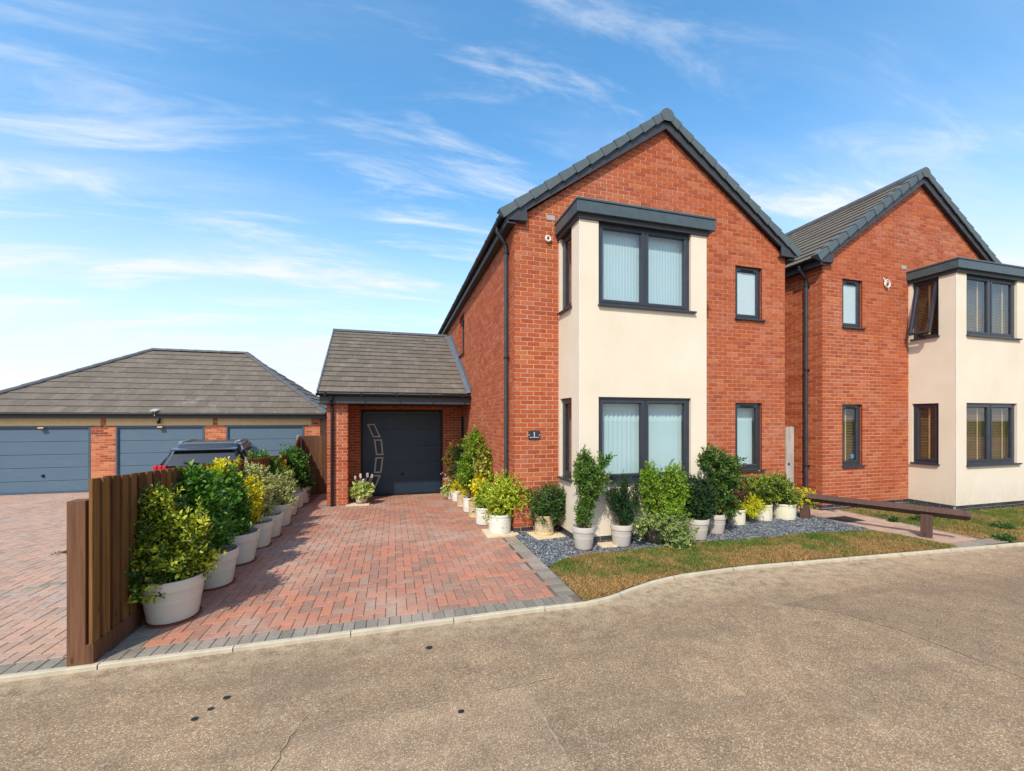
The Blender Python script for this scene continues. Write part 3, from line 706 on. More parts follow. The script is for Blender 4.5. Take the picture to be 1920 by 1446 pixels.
# ------------------------------------------------------------------ houses
def house(X0, Wd, bay, small, mirror, label, first):
    H = thing('brick_house', label, 'house', (X0, 0, 0))
    D = 10.6; EZ = 5.10; AP = EZ+(Wd/2)*math.tan(math.radians(35.6))
    tl = math.tan(math.radians(35.6)); b0, b1 = bay; BD = .833
    front = Frame((0, 0, 0), (1, 0, 0), (0, -1, 0)); side = Frame((0, 0, 0), (0, 1, 0), (-1, 0, 0))
    # a child of the wall works in house coordinates
    s0, s1 = small
    holes_f = [(s0, s1, 3.86, 4.88), (s0, s1, .91, 2.216)]
    holes_s = [(5.0, 5.85, 3.77, 4.90)] if first else []
    if first: holes_s.append((4.95, 5.75, -.3, 1.98))
    top = [(0, EZ+.05), (Wd/2, AP+.05), (Wd, EZ+.05)]
    m = mortar(front, 0, Wd, -.12, EZ, holes_f+[(b0+.05, b1-.05, .12, 4.95)], top); q = mortar(side, 0, D, -.6, EZ, holes_s); m.join(q)
    m.face([(Wd, 0, -.1), (Wd, D, -.6), (Wd, D, EZ), (Wd, 0, EZ)]); m.face([(0, D, -.6), (Wd, D, -.6), (Wd, D, EZ), (Wd/2, D, AP), (0, D, EZ)])
    wall = m.build('wall', ['mortar', 'brick_red'], H)
    g = [(-tl, 1, EZ+.07), (tl, 1, EZ+.07+tl*Wd)]
    vb = .116; fp = brick_run(front, 0, Wd, -.04, AP+.05, holes_f+[(b0, b1, -.2, 5.0)], g, vb, vb, 0); sp = brick_run(side, 0, D, -.5, EZ, holes_s, None, vb, vb, 1)
    def seen(c):
        x, y, z = c
        if y < .01:
            xs_ = X0+x
            if b1 <= x < b1+.75: return False
            return z > .3
        return y < 1.5
    lay_bricks(wall, [(front, fp), (side, sp)], ('brick_red', 'brick_black'), 300, seen=seen)
    # sub-floor plinth under the bay
    bm = MB(); 
    for fr_, u0, u1 in ((Frame((b0+.015, -BD+.015, 0), (1, 0, 0), (0, -1, 0)), 0, b1-b0-.03), (Frame((b0+.015, 0, 0), (0, -1, 0), (-1, 0, 0)), 0, BD-.015)):
        bm.face([fr_(u0, -.1), fr_(u1, -.1), fr_(u1, .112), fr_(u0, .112)])
    pw = bm.build('bay_plinth', 'mortar_grey', H)
    Rn = random.Random(5)
    for fr_, u0, u1 in ((Frame((b0+.015, -BD+.015, 0), (1, 0, 0), (0, -1, 0)), 0, b1-b0-.03), (Frame((b0+.015, 0, 0), (0, -1, 0), (-1, 0, 0)), 0, BD-.015)):
        meb = brick_mesh(.215, .065, .008, 'brick_black')
        for k in range(2):
            u = u0-(k % 2)*.112
            while u < u1-.1:
                if u >= u0-.001: inst('brick', meb, pw, fr_.mat(u+.005, -.034+k*.075+.005, 0))
                elif u+.22 > u0: inst('brick', brick_mesh(.103, .065, .008, 'brick_black'), pw, fr_.mat(u0+.005, -.034+k*.075+.005, 0))
                u += .225
    # bay (render)
    bf = Frame((0, -BD, 0), (1, 0, 0), (0, -1, 0)); bl = Frame((b0, 0, 0), (0, -1, 0), (-1, 0, 0)); brr = Frame((b1, 0, 0), (0, -1, 0), (1, 0, 0))
    w0, w1 = b0+.318, b1-.305
    hf = [(w0, w1, 3.655, 4.93), (w0, w1, .945, 2.24)]; hs = [(.075, .545, 3.675, 4.93), (.075, .545, .945, 2.24)]
    m = mortar(bf, b0, b1, .112, 5.0, hf); q = mortar(bl, 0, BD, .112, 5.0, hs); m.join(q); q = mortar(brr, 0, BD, .112, 5.0, hs); m.join(q)
    m.face([(b0, -BD, .112), (b1, -BD, .112), (b1, 0, .112), (b0, 0, .112)]); m.face([(b0, -BD, 5.0), (b1, -BD, 5.0), (b1, 0, 5.0), (b0, 0, 5.0)])
    B = m.build('bay', ['render', 'render'], H)
    m = MB(); m.box(b0-.004, b0+.008, -BD-.004, -BD+.008, .112, 4.99); m.build('corner_bead', 'white_plastic', B)
    fblind, flow = ('sheer', 'vertical') if first else ('pale', 'wood')
    ln = 'lining' if first else 'lining_amber'
    window(H, bf, *hf[0], 2, fblind, lining=ln, sillw=.07); window(H, bf, *hf[1], 2, flow, lining=ln, sillw=.07)
    window(H, bl, *hs[0], 1, None if first else 'wood', lining='lining' if first else 'lining_dark', sillw=.02, open_ang=0 if first else math.radians(13))
    window(H, bl, *hs[1], 1, None if first else 'wood', lining='lining' if first else 'lining_dark', sillw=.02)
    window(H, brr, *hs[0], 1, None, sillw=.02); window(H, brr, *hs[1], 1, None, sillw=.02)
    window(H, front, *holes_f[0], 1, None, True, glass='obscure_glass'); 
    wl = window(H, front, *holes_f[1], 1, 'vertical' if first else 'wood', True, lining='lining' if first else 'lining_dark')
    if not first:
        m = MB(); c = front(s1-.19, 1.10, -.07); m.face([c+Vector((.05*math.cos(k*.5), 0, .055*math.sin(k*.5))) for k in range(13)]); m.build('sticker', 'sticker_blue', wl)
    if first:
        window(H, side, *holes_s[0], 1, None, sillw=.03, set_in=.07)
        m = MB(); fbox(m, side, 4.95, 5.75, -.3, 1.98, -.12, -.07); dr = m.build('side_door', 'door_navy', H)
        m = MB(); m.tube([side(5.05, .95, -.05), side(5.05, .95, .02), side(5.05, 1.10, .02)], .012); m.build('handle', 'black_plastic', dr)
    # bay roof with cap flashing
    m = MB(); m.box(b0-.065, b1+.115, -BD-.075, -.004, 4.995, 5.165)
    Br = m.build('bay_roof', 'bay_trim', H, bevel=.006)
    m = MB(); m.box(b0-.078, b1+.128, -BD-.088, -.004, 5.168, 5.205); m.build('cap_flashing', 'bay_trim', Br, bevel=.008)
    m = MB(); m.box(b0-.03, b1+.03, -BD-.03, -.004, 4.918, 4.993); m.build('shadow_gap_strip', 'dark_soffit', Br)  # dark strip standing in for the shadow gap beneath the bay roof
    # eaves, roof
    OV = .125
    for sd_, xo in ((-1, 0), (1, Wd)):
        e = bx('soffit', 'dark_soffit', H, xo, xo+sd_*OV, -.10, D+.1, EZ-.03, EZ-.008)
        m = MB(); m.box(min(xo+sd_*OV, xo+sd_*(OV+.022)), max(xo+sd_*OV, xo+sd_*(OV+.022)), -.10, D+.1, EZ-.03, EZ+.17); m.build('fascia', 'fascia', H)
        # half-round gutter
        gx, gzz = xo+sd_*(OV+.075), EZ+.140; m = MB(); n = 8; a_ = [math.pi+math.pi*k/n for k in range(n+1)]
        pr = [(.055*math.cos(t_), .055*math.sin(t_)) for t_ in a_]+[(.048*math.cos(t_), .048*math.sin(t_)+.002) for t_ in a_[::-1]]
        m.prism([(gx+p_[0], -.12, gzz+p_[1]) for p_ in pr], (0, D+.24, 0)); G = m.build('gutter', 'black_plastic', H)
        for k in range(12):
            m = MB(); yy = .15+k*.9; m.prism([(gx+1.14*p_[0], yy, gzz+1.14*p_[1]+.003) for p_ in pr[:n+1]], (0, .035, 0)); m.build('gutter_bracket', 'black_plastic', G)
        # boxed eaves end
        m = MB(); xa, xb = (xo+sd_*(OV+.02)), xo-sd_*.19
        P = [(xa, -.075, EZ+.03), (xb, -.075, EZ+.045), (xb, -.075, EZ+.045+.19*tl+.17), (xa, -.075, EZ+.17)]
        if sd_ > 0: P = P[::-1]
        m.prism(P, (0, -.022, 0)); m.build('eaves_box', 'fascia', H)
        m = MB(); m.box(min(xa, xb), max(xa, xb), -.074, -.003, EZ+.032, EZ+.05); m.build('eaves_box', 'fascia', H)
        # barge board
        P = [(xb-sd_*.0, EZ+.09+.19*tl, ), (Wd/2, AP+.03), (Wd/2, AP+.25), (xb, EZ+.09+.19*tl+.22)]
        P3 = [(p_[0], -.07, p_[1]) for p_ in P]
        if sd_ > 0: P3 = P3[::-1]
        m = MB(); m.prism(P3, (0, -.020, 0)); m.build('barge_board', 'fascia', H)
        m = MB(); P3 = [(xb, -.068, EZ+.09+.19*tl+.012), (Wd/2, -.068, AP+.042), (Wd/2, -.003, AP+.042), (xb, -.003, EZ+.09+.19*tl+.012)]; m.face(P3); m.face([(p_[0], p_[1], p_[2]+.02) for p_ in P3[::-1]]); m.build('verge_soffit', 'dark_soffit', H)
    xe = .235; ze = EZ+.120; sl = math.hypot(Wd/2+xe, (Wd/2+xe)*tl)
    rl = Frame((-xe, -.10, ze), (0, -1, 0), (-tl, 0, 1), (1, 0, tl)); rr = Frame((Wd+xe, -.10, ze), (0, 1, 0), (tl, 0, 1), (-1, 0, tl))
    rf = thing_part('roof', H)
    roof_slope(rf, rl, [(-(D+.2), 0), (0, 0), (0, sl), (-(D+.2), sl)], .30, .33, 0 if first else 60)
    roof_slope(rf, rr, [(0, 0), (D+.2, 0), (D+.2, sl), (0, sl)], .30, .33, 0)
    # verge caps
    nv = 12; st = sl/nv
    for sd_ in (-1, 1):
        for k in range(nv):
            v0, v1 = k*st-.02, (k+1)*st+.022
            def P(v, n, y): 
                x_ = (-xe+v*math.cos(math.radians(35.6))) ; z_ = ze+v*math.sin(math.radians(35.6))
                x_ -= n*math.sin(math.radians(35.6)); z_ += n*math.cos(math.radians(35.6))
                if sd_ > 0: x_ = Wd-x_
                return (x_, y, z_)
            hi0, hi1 = .066, .048; lo0, lo1 = -.088, -.062; m = MB(); ya, yb, yc = -.134, .02, -.108; y2 = -.124
            vs = [P(v0, lo0, ya), P(v1, lo1, y2), P(v1, hi1, y2), P(v0, hi0, ya), P(v0, lo0, yc), P(v1, lo1, yc), P(v1, hi1, yb), P(v0, hi0, yb), P(v0, hi0-.02, yb), P(v1, hi1-.02, yb)]
            fs = [(0,1,2,3), (3,2,6,7), (0,3,7,4), (1,5,6,2), (4,5,1,0), (7,6,9,8)]
            if sd_ > 0: fs = [f_[::-1] for f_ in fs]
            m.add(vs, fs); m.build('verge_cap', 'verge_tile', rf)
    # ridge
    rz = ze+(Wd/2+xe)*tl
    y = -.135; k = 0
    while y < D:
        m = MB(); n = 10; R_ = .135 if k else .140
        pr = [(R_*math.cos(math.pi*i/n)*1.0, R_*math.sin(math.pi*i/n)*.95) for i in range(n+1)]
        A = [(Wd/2+p_[0], y, rz-.055+p_[1]) for p_ in pr]; Bq = [(Wd/2+p_[0], y+.45, rz-.06+p_[1]) for p_ in pr]
        m.add(A+Bq, [(i, i+1, n+2+i, n+1+i) for i in range(n)]+([tuple(range(n+1))[::-1]] if k == 0 else []))
        if k == 0: m.add([(Wd/2-.135, y-.004, rz-.055), (Wd/2+.135, y-.004, rz-.055), (Wd/2+.09, y-.004, rz-.15), (Wd/2-.09, y-.004, rz-.15)], [(0,1,2,3)][:1])
        m.build('ridge_tile', 'verge_tile' if k == 0 else 'ridge_grey', rf); y += .45; k += 1
    # down pipe at the front of the left wall
    pp = [(-(OV+.075), .34, EZ+.09), (-(OV+.075), .34, EZ-.01), (-(OV+.03), .32, EZ-.08), (-.10, .30, EZ-.17), (-.06, .30, EZ-.22), (-.06, .30, EZ-.34)]
    m = MB(); m.tube(pp, .034, 12); dp = m.build('downpipe', 'black_plastic', H, smooth=True)
    m = MB(); m.tube([(-.06, .30, EZ-.30), (-.06, .30, .02)], .0335, 14); m.build('pipe_length', 'fascia', dp, smooth=True)
    for z in (EZ-.36, 2.95, .9):
        m = MB(); m.tube([(-.06, .30, z-.012), (-.06, .30, z+.012)], .042, 14); m.box(-.055, -.002, .255, .345, z-.01, z+.01); m.build('pipe_clip', 'black_plastic', dp)
    # grey lintel end beside bay roof
    m = MB(); fbox(m, front, b0-.215, b0-.07, 5.255, 5.335, -.01, .010); m.build('lintel_end', 'vent_grey', H)
    return H
def thing_part(name, parent):
    o = bpy.data.objects.new(name, None); COL.objects.link(o); o.parent = parent; return o
H1 = house(0, 5.68, (.782, 3.073), (4.456, 5.10), False, 'nearer red brick gabled house with cream two-storey bay and number 1 plaque', True)
H2 = house(6.67, 5.82, (2.55, 4.84), (.56, 1.14), True, 'second red brick gabled house at the right edge with an open bay window', False)

# number plaque, cable rosettes
m = MB(); c = Vector((.343, -.012, 1.637)); hw, hh = .105, .066; P = []
for i in range(9): t_ = -1+2*i/8; P.append((c.x+hw*t_*.97, c.y, c.z+hh+.014*(1-t_*t_)-.004))
for i in range(9): t_ = 1-2*i/8; P.append((c.x+hw*t_*.97, c.y, c.z-hh-.014*(1-t_*t_)+.004))
m.prism(P, (0, -.012, 0)); pl = m.build('house_number_plaque', 'plaque'); tag(pl, 'small dark curved plaque with a white number 1 on the brick corner', 'house sign')
m = MB(); m.box(.338, .348, -.0265, -.0245, 1.615, 1.682); m.face([(.326, -.0266, 1.668), (.340, -.0266, 1.683), (.340, -.0266, 1.672), (.330, -.0266, 1.660)]); m.box(.330, .356, -.0265, -.0245, 1.611, 1.616); m.build('numeral', 'sign_white', pl)
for a0, b0 in ((.262, .308), (.314, .370), (.376, .426)): bx('lettering', 'sign_white', pl, a0, b0, -.0262, -.0245, 1.594, 1.600)
for xx in (.250, .436): m = MB(); m.lathe([(0, .004), (.007, .003), (.008, 0)], 10); o = m.build('screw_cap', 'sign_white', pl); o.location = (xx, -.0245, 1.637); o.rotation_euler = (math.pi/2, 0, 0)
def torus(m, c, R_, r_, ax, n=22, k=7, turn=2*math.pi, off=0):
    pts = [Vector(c)+R_*(math.cos(turn*i/n+off)*ax[0]+math.sin(turn*i/n+off)*ax[1]) for i in range(n+1)]; m.tube(pts, r_, k)
ax = (Vector((1, 0, 0)), Vector((0, 0, 1)))
m = MB(); torus(m, (.585, -.035, 4.925), .040, .018, ax); o = m.build('cable_coil', 'white_plastic', smooth=True); tag(o, 'small coil of white cable on the wall left of the nearer bay', 'cable')
m = MB(); m.tube([(.60, -.02, 4.96), (.625, -.03, 5.0), (.628, -.015, 5.05)], .004); m.build('cable_tail', 'black_plastic', o)
m = MB(); torus(m, (8.52, -.03, 4.87), .085, .011, ax); torus(m, (8.50, -.045, 4.85), .058, .010, ax); m.tube([(8.44, -.04, 4.90), (8.43, -.03, 4.97), (8.41, -.012, 5.0)], .009); m.tube([(8.47, -.04, 4.80), (8.53, -.05, 4.77), (8.55, -.03, 4.73)], .010)
o = m.build('cable_coil', 'white_plastic', smooth=True); tag(o, 'looped coil of white cable on the second house between window and bay', 'cable')

# weathered gate post in the gap between the houses
gp = thing('gate_post', 'weathered grey wooden post standing between the two houses', 'post', (5.93, .12, 0))
bx('post', 'old_wood', gp, -.115, .085, -.04, .04, -.05, 1.74, .004)
m = MB(); torus(m, (-.055, -.043, .98), .018, .008, ax); m.build('latch_ring', 'black_plastic', gp)

# ------------------------------------------------------------------ attached garage with canopy
G = thing('attached_garage', 'attached brick garage with navy door and tiled lean-to roof beside the house', 'garage')
EY, EZ2 = 3.98, 2.53; RY, RZ = 8.0, 4.755
gv = Vector((0, RY-EY, RZ-EZ2)); gl_ = gv.length; gn = Vector((0, -(RZ-EZ2), RY-EY)).normalized()
fr = Frame((0, EY-.02, EZ2), (1, 0, 0), gn, gv)
GR = thing_part('roof', G)
roof_slope(GR, fr, [(-3.60, 0), (-.10, 0), (-.20, gl_), (-3.76, gl_)], gl_/15, .30, 300, seed=4)
bk = Frame((-3.76, RY, RZ), (-1, 0, 0), Vector((0, (RZ-EZ2), RY-EY)), -Vector((0, -(RY-EY), (RZ-EZ2)))); m = MB(); m.face([(-3.76, RY, RZ), (0, RY, RZ), (0, RY+3.0, RZ-1.66), (-3.76, RY+3.0, RZ-1.66)]); m.build('rear_slope', 'roof_tile', GR)
x = -3.79; 
while x < -.10:
    m = MB(); pr = [(-.12, -.055), (-.05, .028), (.05, .028), (.12, -.055)]; e = min(x+.455, -.12)
    m.prism([(x, RY+p_[0], RZ+.045+p_[1]) for p_ in pr], (e-x-.006, 0, 0)); m.build('ridge_tile', 'ridge_grey', GR); x += .455
# stepped left verge
for k in range(15):
    v0 = gl_/15*k; v1 = v0+gl_/15+.01; u0_, u1_ = -3.60-.16*v0/gl_, -3.60-.16*v1/gl_
    m = MB(); A = [fr(u0_-.03, v0, -.09), fr(u1_-.03, v1, -.09), fr(u1_-.03, v1, .03), fr(u0_-.03, v0, .045)]; m.prism(A, (.035, 0, 0)); m.build('verge_cap', 'lead', GR)
# lead flashing, stepped against the house
for k in range(9):
    v0, v1 = gl_*k/9, gl_*(k+1)/9+.02; u0_, u1_ = -.11-.10*v0/gl_, -.11-.10*v1/gl_
    m = MB(); A = [fr(u0_, v0, .036), fr(-.012, v0, .046), fr(-.012, v1, .040), fr(u1_, v1, .030)]; m.prism(A, gn*.006)
    A = [fr(-.012, v0, .04), fr(-.008, v1, .04), fr(-.008, v1, .19), fr(-.012, v0, .19)]; m.prism(A, (-.004, 0, 0)); m.build('flashing', 'lead', GR)
bx('fascia', 'fascia', G, -3.57, -.02, EY-.02, EY+.01, 2.27, 2.515, .003)
m = MB(); n = 8; a_ = [math.pi+math.pi*k/n for k in range(n+1)]; pr = [(.058*math.cos(t_), .058*math.sin(t_)) for t_ in a_]+[(.05*math.cos(t_), .05*math.sin(t_)+.002) for t_ in a_[::-1]]
m.prism([(-3.63, EY-.085+p_[0], 2.50+p_[1]) for p_ in pr][::-1], (3.61, 0, 0)); m.build('gutter', 'black_plastic', G)
for k in range(5): bx('gutter_bracket', 'black_plastic', G, -3.45+k*.8, -3.42+k*.8, EY-.148, EY-.02, 2.438, 2.515)
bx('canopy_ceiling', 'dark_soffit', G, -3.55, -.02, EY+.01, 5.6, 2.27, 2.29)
# pier and side wall
pf = Frame((-3.43, 4.14, 0), (1, 0, 0), (0, -1, 0)); pr_ = Frame((-2.965, 4.14, 0), (0, 1, 0), (1, 0, 0)); plf = Frame((-3.43, 4.14, 0), (0, 1, 0), (-1, 0, 0))
df = Frame((-3.2, 5.56, 0), (1, 0, 0), (0, -1, 0)); DX0, DX1 = .42, 2.66
m = mortar(pf, 0, .465, -.4, 2.27)
for q in (mortar(pr_, 0, .335, -.4, 2.27), mortar(plf, 0, 5.0, -.5, 2.5), mortar(df, 0, 3.2, -.4, 2.27, [(DX0, DX1, -.5, 2.17)])): m.join(q)
m.face([(-2.965, 4.475, -.4), (-3.2, 4.475, -.4), (-3.2, 4.475, 2.27), (-2.965, 4.475, 2.27)]); m.face([(-3.2, 4.475, -.4), (-3.2, 5.56, -.4), (-3.2, 5.56, 2.27), (-3.2, 4.475, 2.27)])
gw = m.build('wall', ['mortar', 'brick_red'], G)
lay_bricks(gw, [(pf, brick_run(pf, 0, .465, -.25, 2.27, vb=.03, start=1, bl=.2325)), (pr_, brick_run(pr_, 0, .335, -.25, 2.27, vb=.03)), (plf, brick_run(plf, 0, 5.0, -.5, 2.5, vb=.03)), (df, brick_run(df, 0, 3.2, -.35, 2.27, [(DX0, DX1, -.5, 2.17)], vb=.03))], ('brick_red', 'brick_black'), 200)
# individual bricks of the pier face
meb = brick_mesh(.2225, .065, .0075, 'brick_red')
# garage door
gd = thing_part('garage_door', G); bx('backing', 'black_plastic', gd, -2.9, -.42, 5.70, 5.74, -.5, 2.25); db = -.253; dx0, dx1 = -2.78, -.54
m = MB(); rect_loop(m, df, DX0, DX1, db, 2.17, [(0, 0), (0, -.05), (.06, -.05), (.06, -.12)]); m.build('frame', 'black_plastic', gd)
pz = [db+.0, .22, .72, 1.22, 1.72, 2.09]
pz = [db, .245, .745, 1.245, 1.745, 2.10]; pz = [db, .20, .67, 1.14, 1.61, 2.08]
for a0, b0 in zip(pz, pz[1:]):
    m = MB(); fbox(m, df, DX0+.06, DX1-.06, a0+.001, b0-.001, -.11, -.075); m.build('panel', 'door_navy', gd, bevel=.002)
m = MB(); fbox(m, df, DX0+.10, DX1-.12, 2.086, 2.092, -.09, -.074); m.build('top_trim', 'silver_trim', gd)
def dpt(px, py): return onY(px, py, 5.56+.073)
for quad in ([(688, 795), (702, 795), (714, 820), (699, 820)], [(701, 824), (716, 824), (719, 853.5), (705, 853.5)], [(704, 857.5), (719, 857.5), (715, 887), (701, 887)], [(699, 891), (714, 891), (703, 917), (688, 917)]):
    o_ = [Vector(dpt(*q)) for q in quad]; cc = sum(o_, Vector())/4; m = MB()
    i_ = [cc+(p_-cc)*.70 for p_ in o_]; i_ = []
    for k in range(4):
        p_ = o_[k]; a_ = (o_[(k+1) % 4]-p_).normalized(); b_ = (o_[(k-1) % 4]-p_).normalized(); i_.append(p_+(a_+b_)*.036)
    for k in range(4): m.prism([o_[k], o_[(k+1) % 4], i_[(k+1) % 4], i_[k]], (0, -.004, 0))
    m.build('trim_frame', 'silver_trim', gd)
hp = dpt(754.5, 889); m = MB(); m.lathe([(0, .03), (.035, .028), (.045, .012), (.048, 0)], 16); o = m.build('handle', 'black_plastic', gd); o.location = (hp[0], 5.56+.072, hp[2]); o.rotation_euler = (math.pi/2, 0, 0)
# pier downpipe
m = MB(); m.tube([(-3.30, EY-.085, 2.44), (-3.30, EY-.085, 2.36), (-3.31, 4.05, 2.26), (-3.31, 4.085, 2.2), (-3.31, 4.085, -.175)], .036, 12); m.build('downpipe', 'black_plastic', G, smooth=True)
m = MB(); m.box(-3.6, -2.8, 3.88, 4.16, gz(4)-.06, gz(4)-.004+.012); o = m.build('base_course', 'paver_grey', G)

# ------------------------------------------------------------------ garage block on the left
GB = thing('garage_block', 'detached row of three garages with blue doors under a hipped tiled roof', 'garage block')
gy = 10.05; bz = -.47; gfr = Frame((-14.55, gy, 0), (1, 0, 0), (0, -1, 0)); gsr = Frame((-4.5, gy, 0), (0, 1, 0), (1, 0, 0))
dh = [(.77, 3.26, bz-.1, 1.68), (3.91, 6.42, bz-.1, 1.68), (7.05, 9.53, bz-.1, 1.68)]
m = mortar(gfr, 0, 10.05, bz-.2, 2.0, dh); q = mortar(gsr, 0, 7.0, bz-.3, 2.0); m.join(q); m.face([(-14.55, gy, -.8), (-14.55, gy+7, -.8), (-14.55, gy+7, 2), (-14.55, gy, 2)]); m.face([(-14.55, gy+7, -.8), (-4.5, gy+7, -.8), (-4.5, gy+7, 2), (-14.55, gy+7, 2)])
w_ = m.build('wall', ['mortar', 'brick_garage'], GB)
lint = [(.4, 3.515), (3.665, 6.655), (6.80, 9.76)]
lay_bricks(w_, [(gfr, brick_run(gfr, 0, 10.05, bz-.1, 2.0, dh+[(a0, b0, 1.69, 1.93) for a0, b0 in lint], vb=bz)), (gsr, brick_run(gsr, 0, 7, bz-.2, 2.0, vb=bz, start=1))], ('brick_garage', 'brick_black'), 100, seen=lambda c: c[1] < gy+.01)
for a0, b0 in lint: m = MB(); fbox(m, gfr, a0, b0, 1.69, 1.93, -.05, .010); m.build('lintel', 'cream_lintel', GB)
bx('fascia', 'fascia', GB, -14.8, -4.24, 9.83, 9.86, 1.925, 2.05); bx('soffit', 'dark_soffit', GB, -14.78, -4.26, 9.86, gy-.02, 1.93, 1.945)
bx('fascia', 'fascia', GB, -4.27, -4.24, 9.83, 17.2, 1.925, 2.05)
m = MB(); m.prism([(-14.85, 9.775+p_[0], 2.085+p_[1]) for p_ in pr][::-1], (10.65, 0, 0)) if False else m.box(-14.85, -4.20, 9.72, 9.828, 2.03, 2.10); m.build('gutter', 'black_plastic', GB, bevel=.02)
bx('gutter', 'black_plastic', GB, -4.238, -4.15, 9.72, 17.2, 2.03, 2.10)
RB = thing_part('roof', GB); xL, xR, yE, yR, zE, zR = -14.85, -4.2, 9.74, 13.4, 2.09, 4.66; run = yR-yE
gv = Vector((0, run, zR-zE)); L_ = gv.length; f1 = Frame((0, yE, zE), (1, 0, 0), Vector((0, -(zR-zE), run)), gv)
roof_slope(RB, f1, [(xL, 0), (xR, 0), (xR-run, L_), (xL+run, L_)], L_/12, .33, 300, seed=9)
f2 = Frame((xR, 0, zE), (0, 1, 0), Vector(((zR-zE), 0, run)), Vector((-run, 0, zR-zE))); roof_slope(RB, f2, [(yE, 0), (yE+2*run, 0), (yR, L_)], L_/12, .33, 0, seed=10)
m = MB(); m.face([(xL, yE, zE), (xL+run, yR, zR), (xL, yR+run, zE)]); m.face([(xL, yR+run, zE), (xL+run, yR, zR), (xR-run, yR, zR), (xR, yR+run, zE)]); m.build('rear_slope', 'roof_tile', RB)
def caps(p, q, parent, r=.12):
    p, q = Vector(p), Vector(q); n = int((q-p).length/.45); d = (q-p)/n
    for k in range(n):
        a_, b_ = p+d*k, p+d*(k+1.04); s_ = d.cross(Vector((0, 0, 1))).normalized(); u_ = s_.cross(d).normalized(); m = MB(); K = 6
        A = [a_+s_*r*math.cos(math.pi*i/K)+u_*(r*.75*math.sin(math.pi*i/K)-.03+.012) for i in range(K+1)]; B_ = [b_+s_*r*math.cos(math.pi*i/K)+u_*(r*.75*math.sin(math.pi*i/K)-.03) for i in range(K+1)]
        m.add(A+B_, [(i, i+1, K+2+i, K+1+i) for i in range(K)]+[tuple(range(K+1))]); m.build('hip_tile', 'ridge_grey', parent)
caps((xL, yE, zE+.02), (xL+run, yR, zR+.02), RB); caps((xR, yE, zE+.02), (xR-run, yR, zR+.02), RB); caps((xL+run, yR, zR+.02), (xR-run, yR, zR+.02), RB, .12)
for i, (a0, b0, z0, z1) in enumerate(dh):
    D_ = thing_part('garage_door', GB)
    m = MB(); rect_loop(m, gfr, a0, b0, bz, z1, [(0, .004), (0.02, .012), (.055, .012), (.055, -.02), (.085, -.02), (.085, -.06)]); m.build('frame', 'garage_frame', D_)
    n = 5; hh = (1.60-bz)/n
    for k in range(n):
        m = MB(); fbox(m, gfr, a0+.085, b0-.085, bz+k*hh+.006, bz+(k+1)*hh-.006, -.09, -.045); m.build('panel', 'garage_blue', D_, bevel=.006)
    m = MB(); fbox(m, gfr, a0+.06, b0-.06, bz, 1.62, -.12, -.088); m.build('backing', 'black_plastic', D_)
    m = MB(); m.lathe([(0, .05), (.03, .045), (.045, .01), (.05, 0)], 14); o = m.build('handle', 'black_plastic', D_); o.location = ((a0+b0)/2-14.55, gy+.045, bz+.58); o.rotation_euler = (math.pi/2, 0, 0)
def lamp(x, z, label):
    m = MB(); m.box(x-.075, x+.075, gy-.08, gy-.012, z-.025, z+.025); o = m.build('wall_lamp', 'pot_tan', bevel=.015); tag(o, label, 'lamp')
    m = MB(); m.box(x-.06, x+.06, gy-.075, gy-.03, z-.040, z-.026); m.build('lamp_base', 'black_plastic', o)
lamp(-12.53, 1.62, 'small cream lamp above the leftmost blue garage door'); lamp(-9.40, 1.63, 'small cream lamp above the middle blue garage door')
m = MB(); c = Vector((-9.42, gy-.09, 1.80)); 
m.lathe([(0, -.06), (.035, -.05), (.055, -.01), (.05, .03), (.02, .055), (0, .06)], 16, c); o = m.build('security_camera', 'black_plastic', smooth=True); tag(o, 'small black round security camera on the cream lintel', 'camera')
bx('bracket', 'black_plastic', o, c.x-.015, c.x+.015, gy-.06, gy-.01, 1.83, 1.92)
m = MB(); A = [(-9.55, 9.66, 2.15), (-9.36, 9.66, 2.15), (-9.30, 9.78, 2.23), (-9.49, 9.78, 2.23)]; m.prism(A, (0, 0, .012)); m.box(-9.44, -9.42, 9.72, 9.74, 2.0, 2.15); o = m.build('solar_panel', 'vent_grey'); tag(o, 'tiny grey solar panel on the gutter of the garage row', 'solar panel')
# end wall left of court (casts the shade on the left door)
# ------------------------------------------------------------------ fences
FN = thing('low_fence', 'low brown close-board fence running beside the driveway', 'fence')
pts = [(-2.6, 1.44), (1.8, 1.20), (5.5, .99), (6.6, 1.40), (6.78, 1.42)]
def ftop(y):
    for (a_, za), (b_, zb) in zip(pts, pts[1:]):
        if y <= b_: return za+(zb-za)*(y-a_)/(b_-a_)
    return pts[-1][1]
RF = random.Random(8); y = -2.60; k = 0; pitch = .136
while y < 6.70:
    z0 = gz(y)+.155; x0 = fence_x(y)
    for (w_, xa, xb, mt) in ((.084, .024, .046, 'fence_wood'), (.082, .004, .020, 'fence_dark')):
        ys_ = y if xa > .01 else y+.070; e = ys_+w_; dz = RF.uniform(-.005, .003)
        P = [(x0+xa, ys_), (x0+xb, ys_), (x0+xb, e), (x0+xa, e)]; zt0, zt1 = ftop(ys_)+dz, ftop(e)+dz; m = MB(); m.cr = RF.random()
        v = [(p_[0], p_[1], z0) for p_ in P]+[(P[0][0], P[0][1], zt0), (P[1][0], P[1][1], zt0), (P[2][0], P[2][1], zt1), (P[3][0], P[3][1], zt1)]
        m.add(v, [(0,3,2,1),(4,5,6,7),(0,1,5,4),(1,2,6,5),(2,3,7,6),(3,0,4,7)]); m.build('board', mt, FN)
    y += pitch; k += 1
m = MB(); y = -2.6
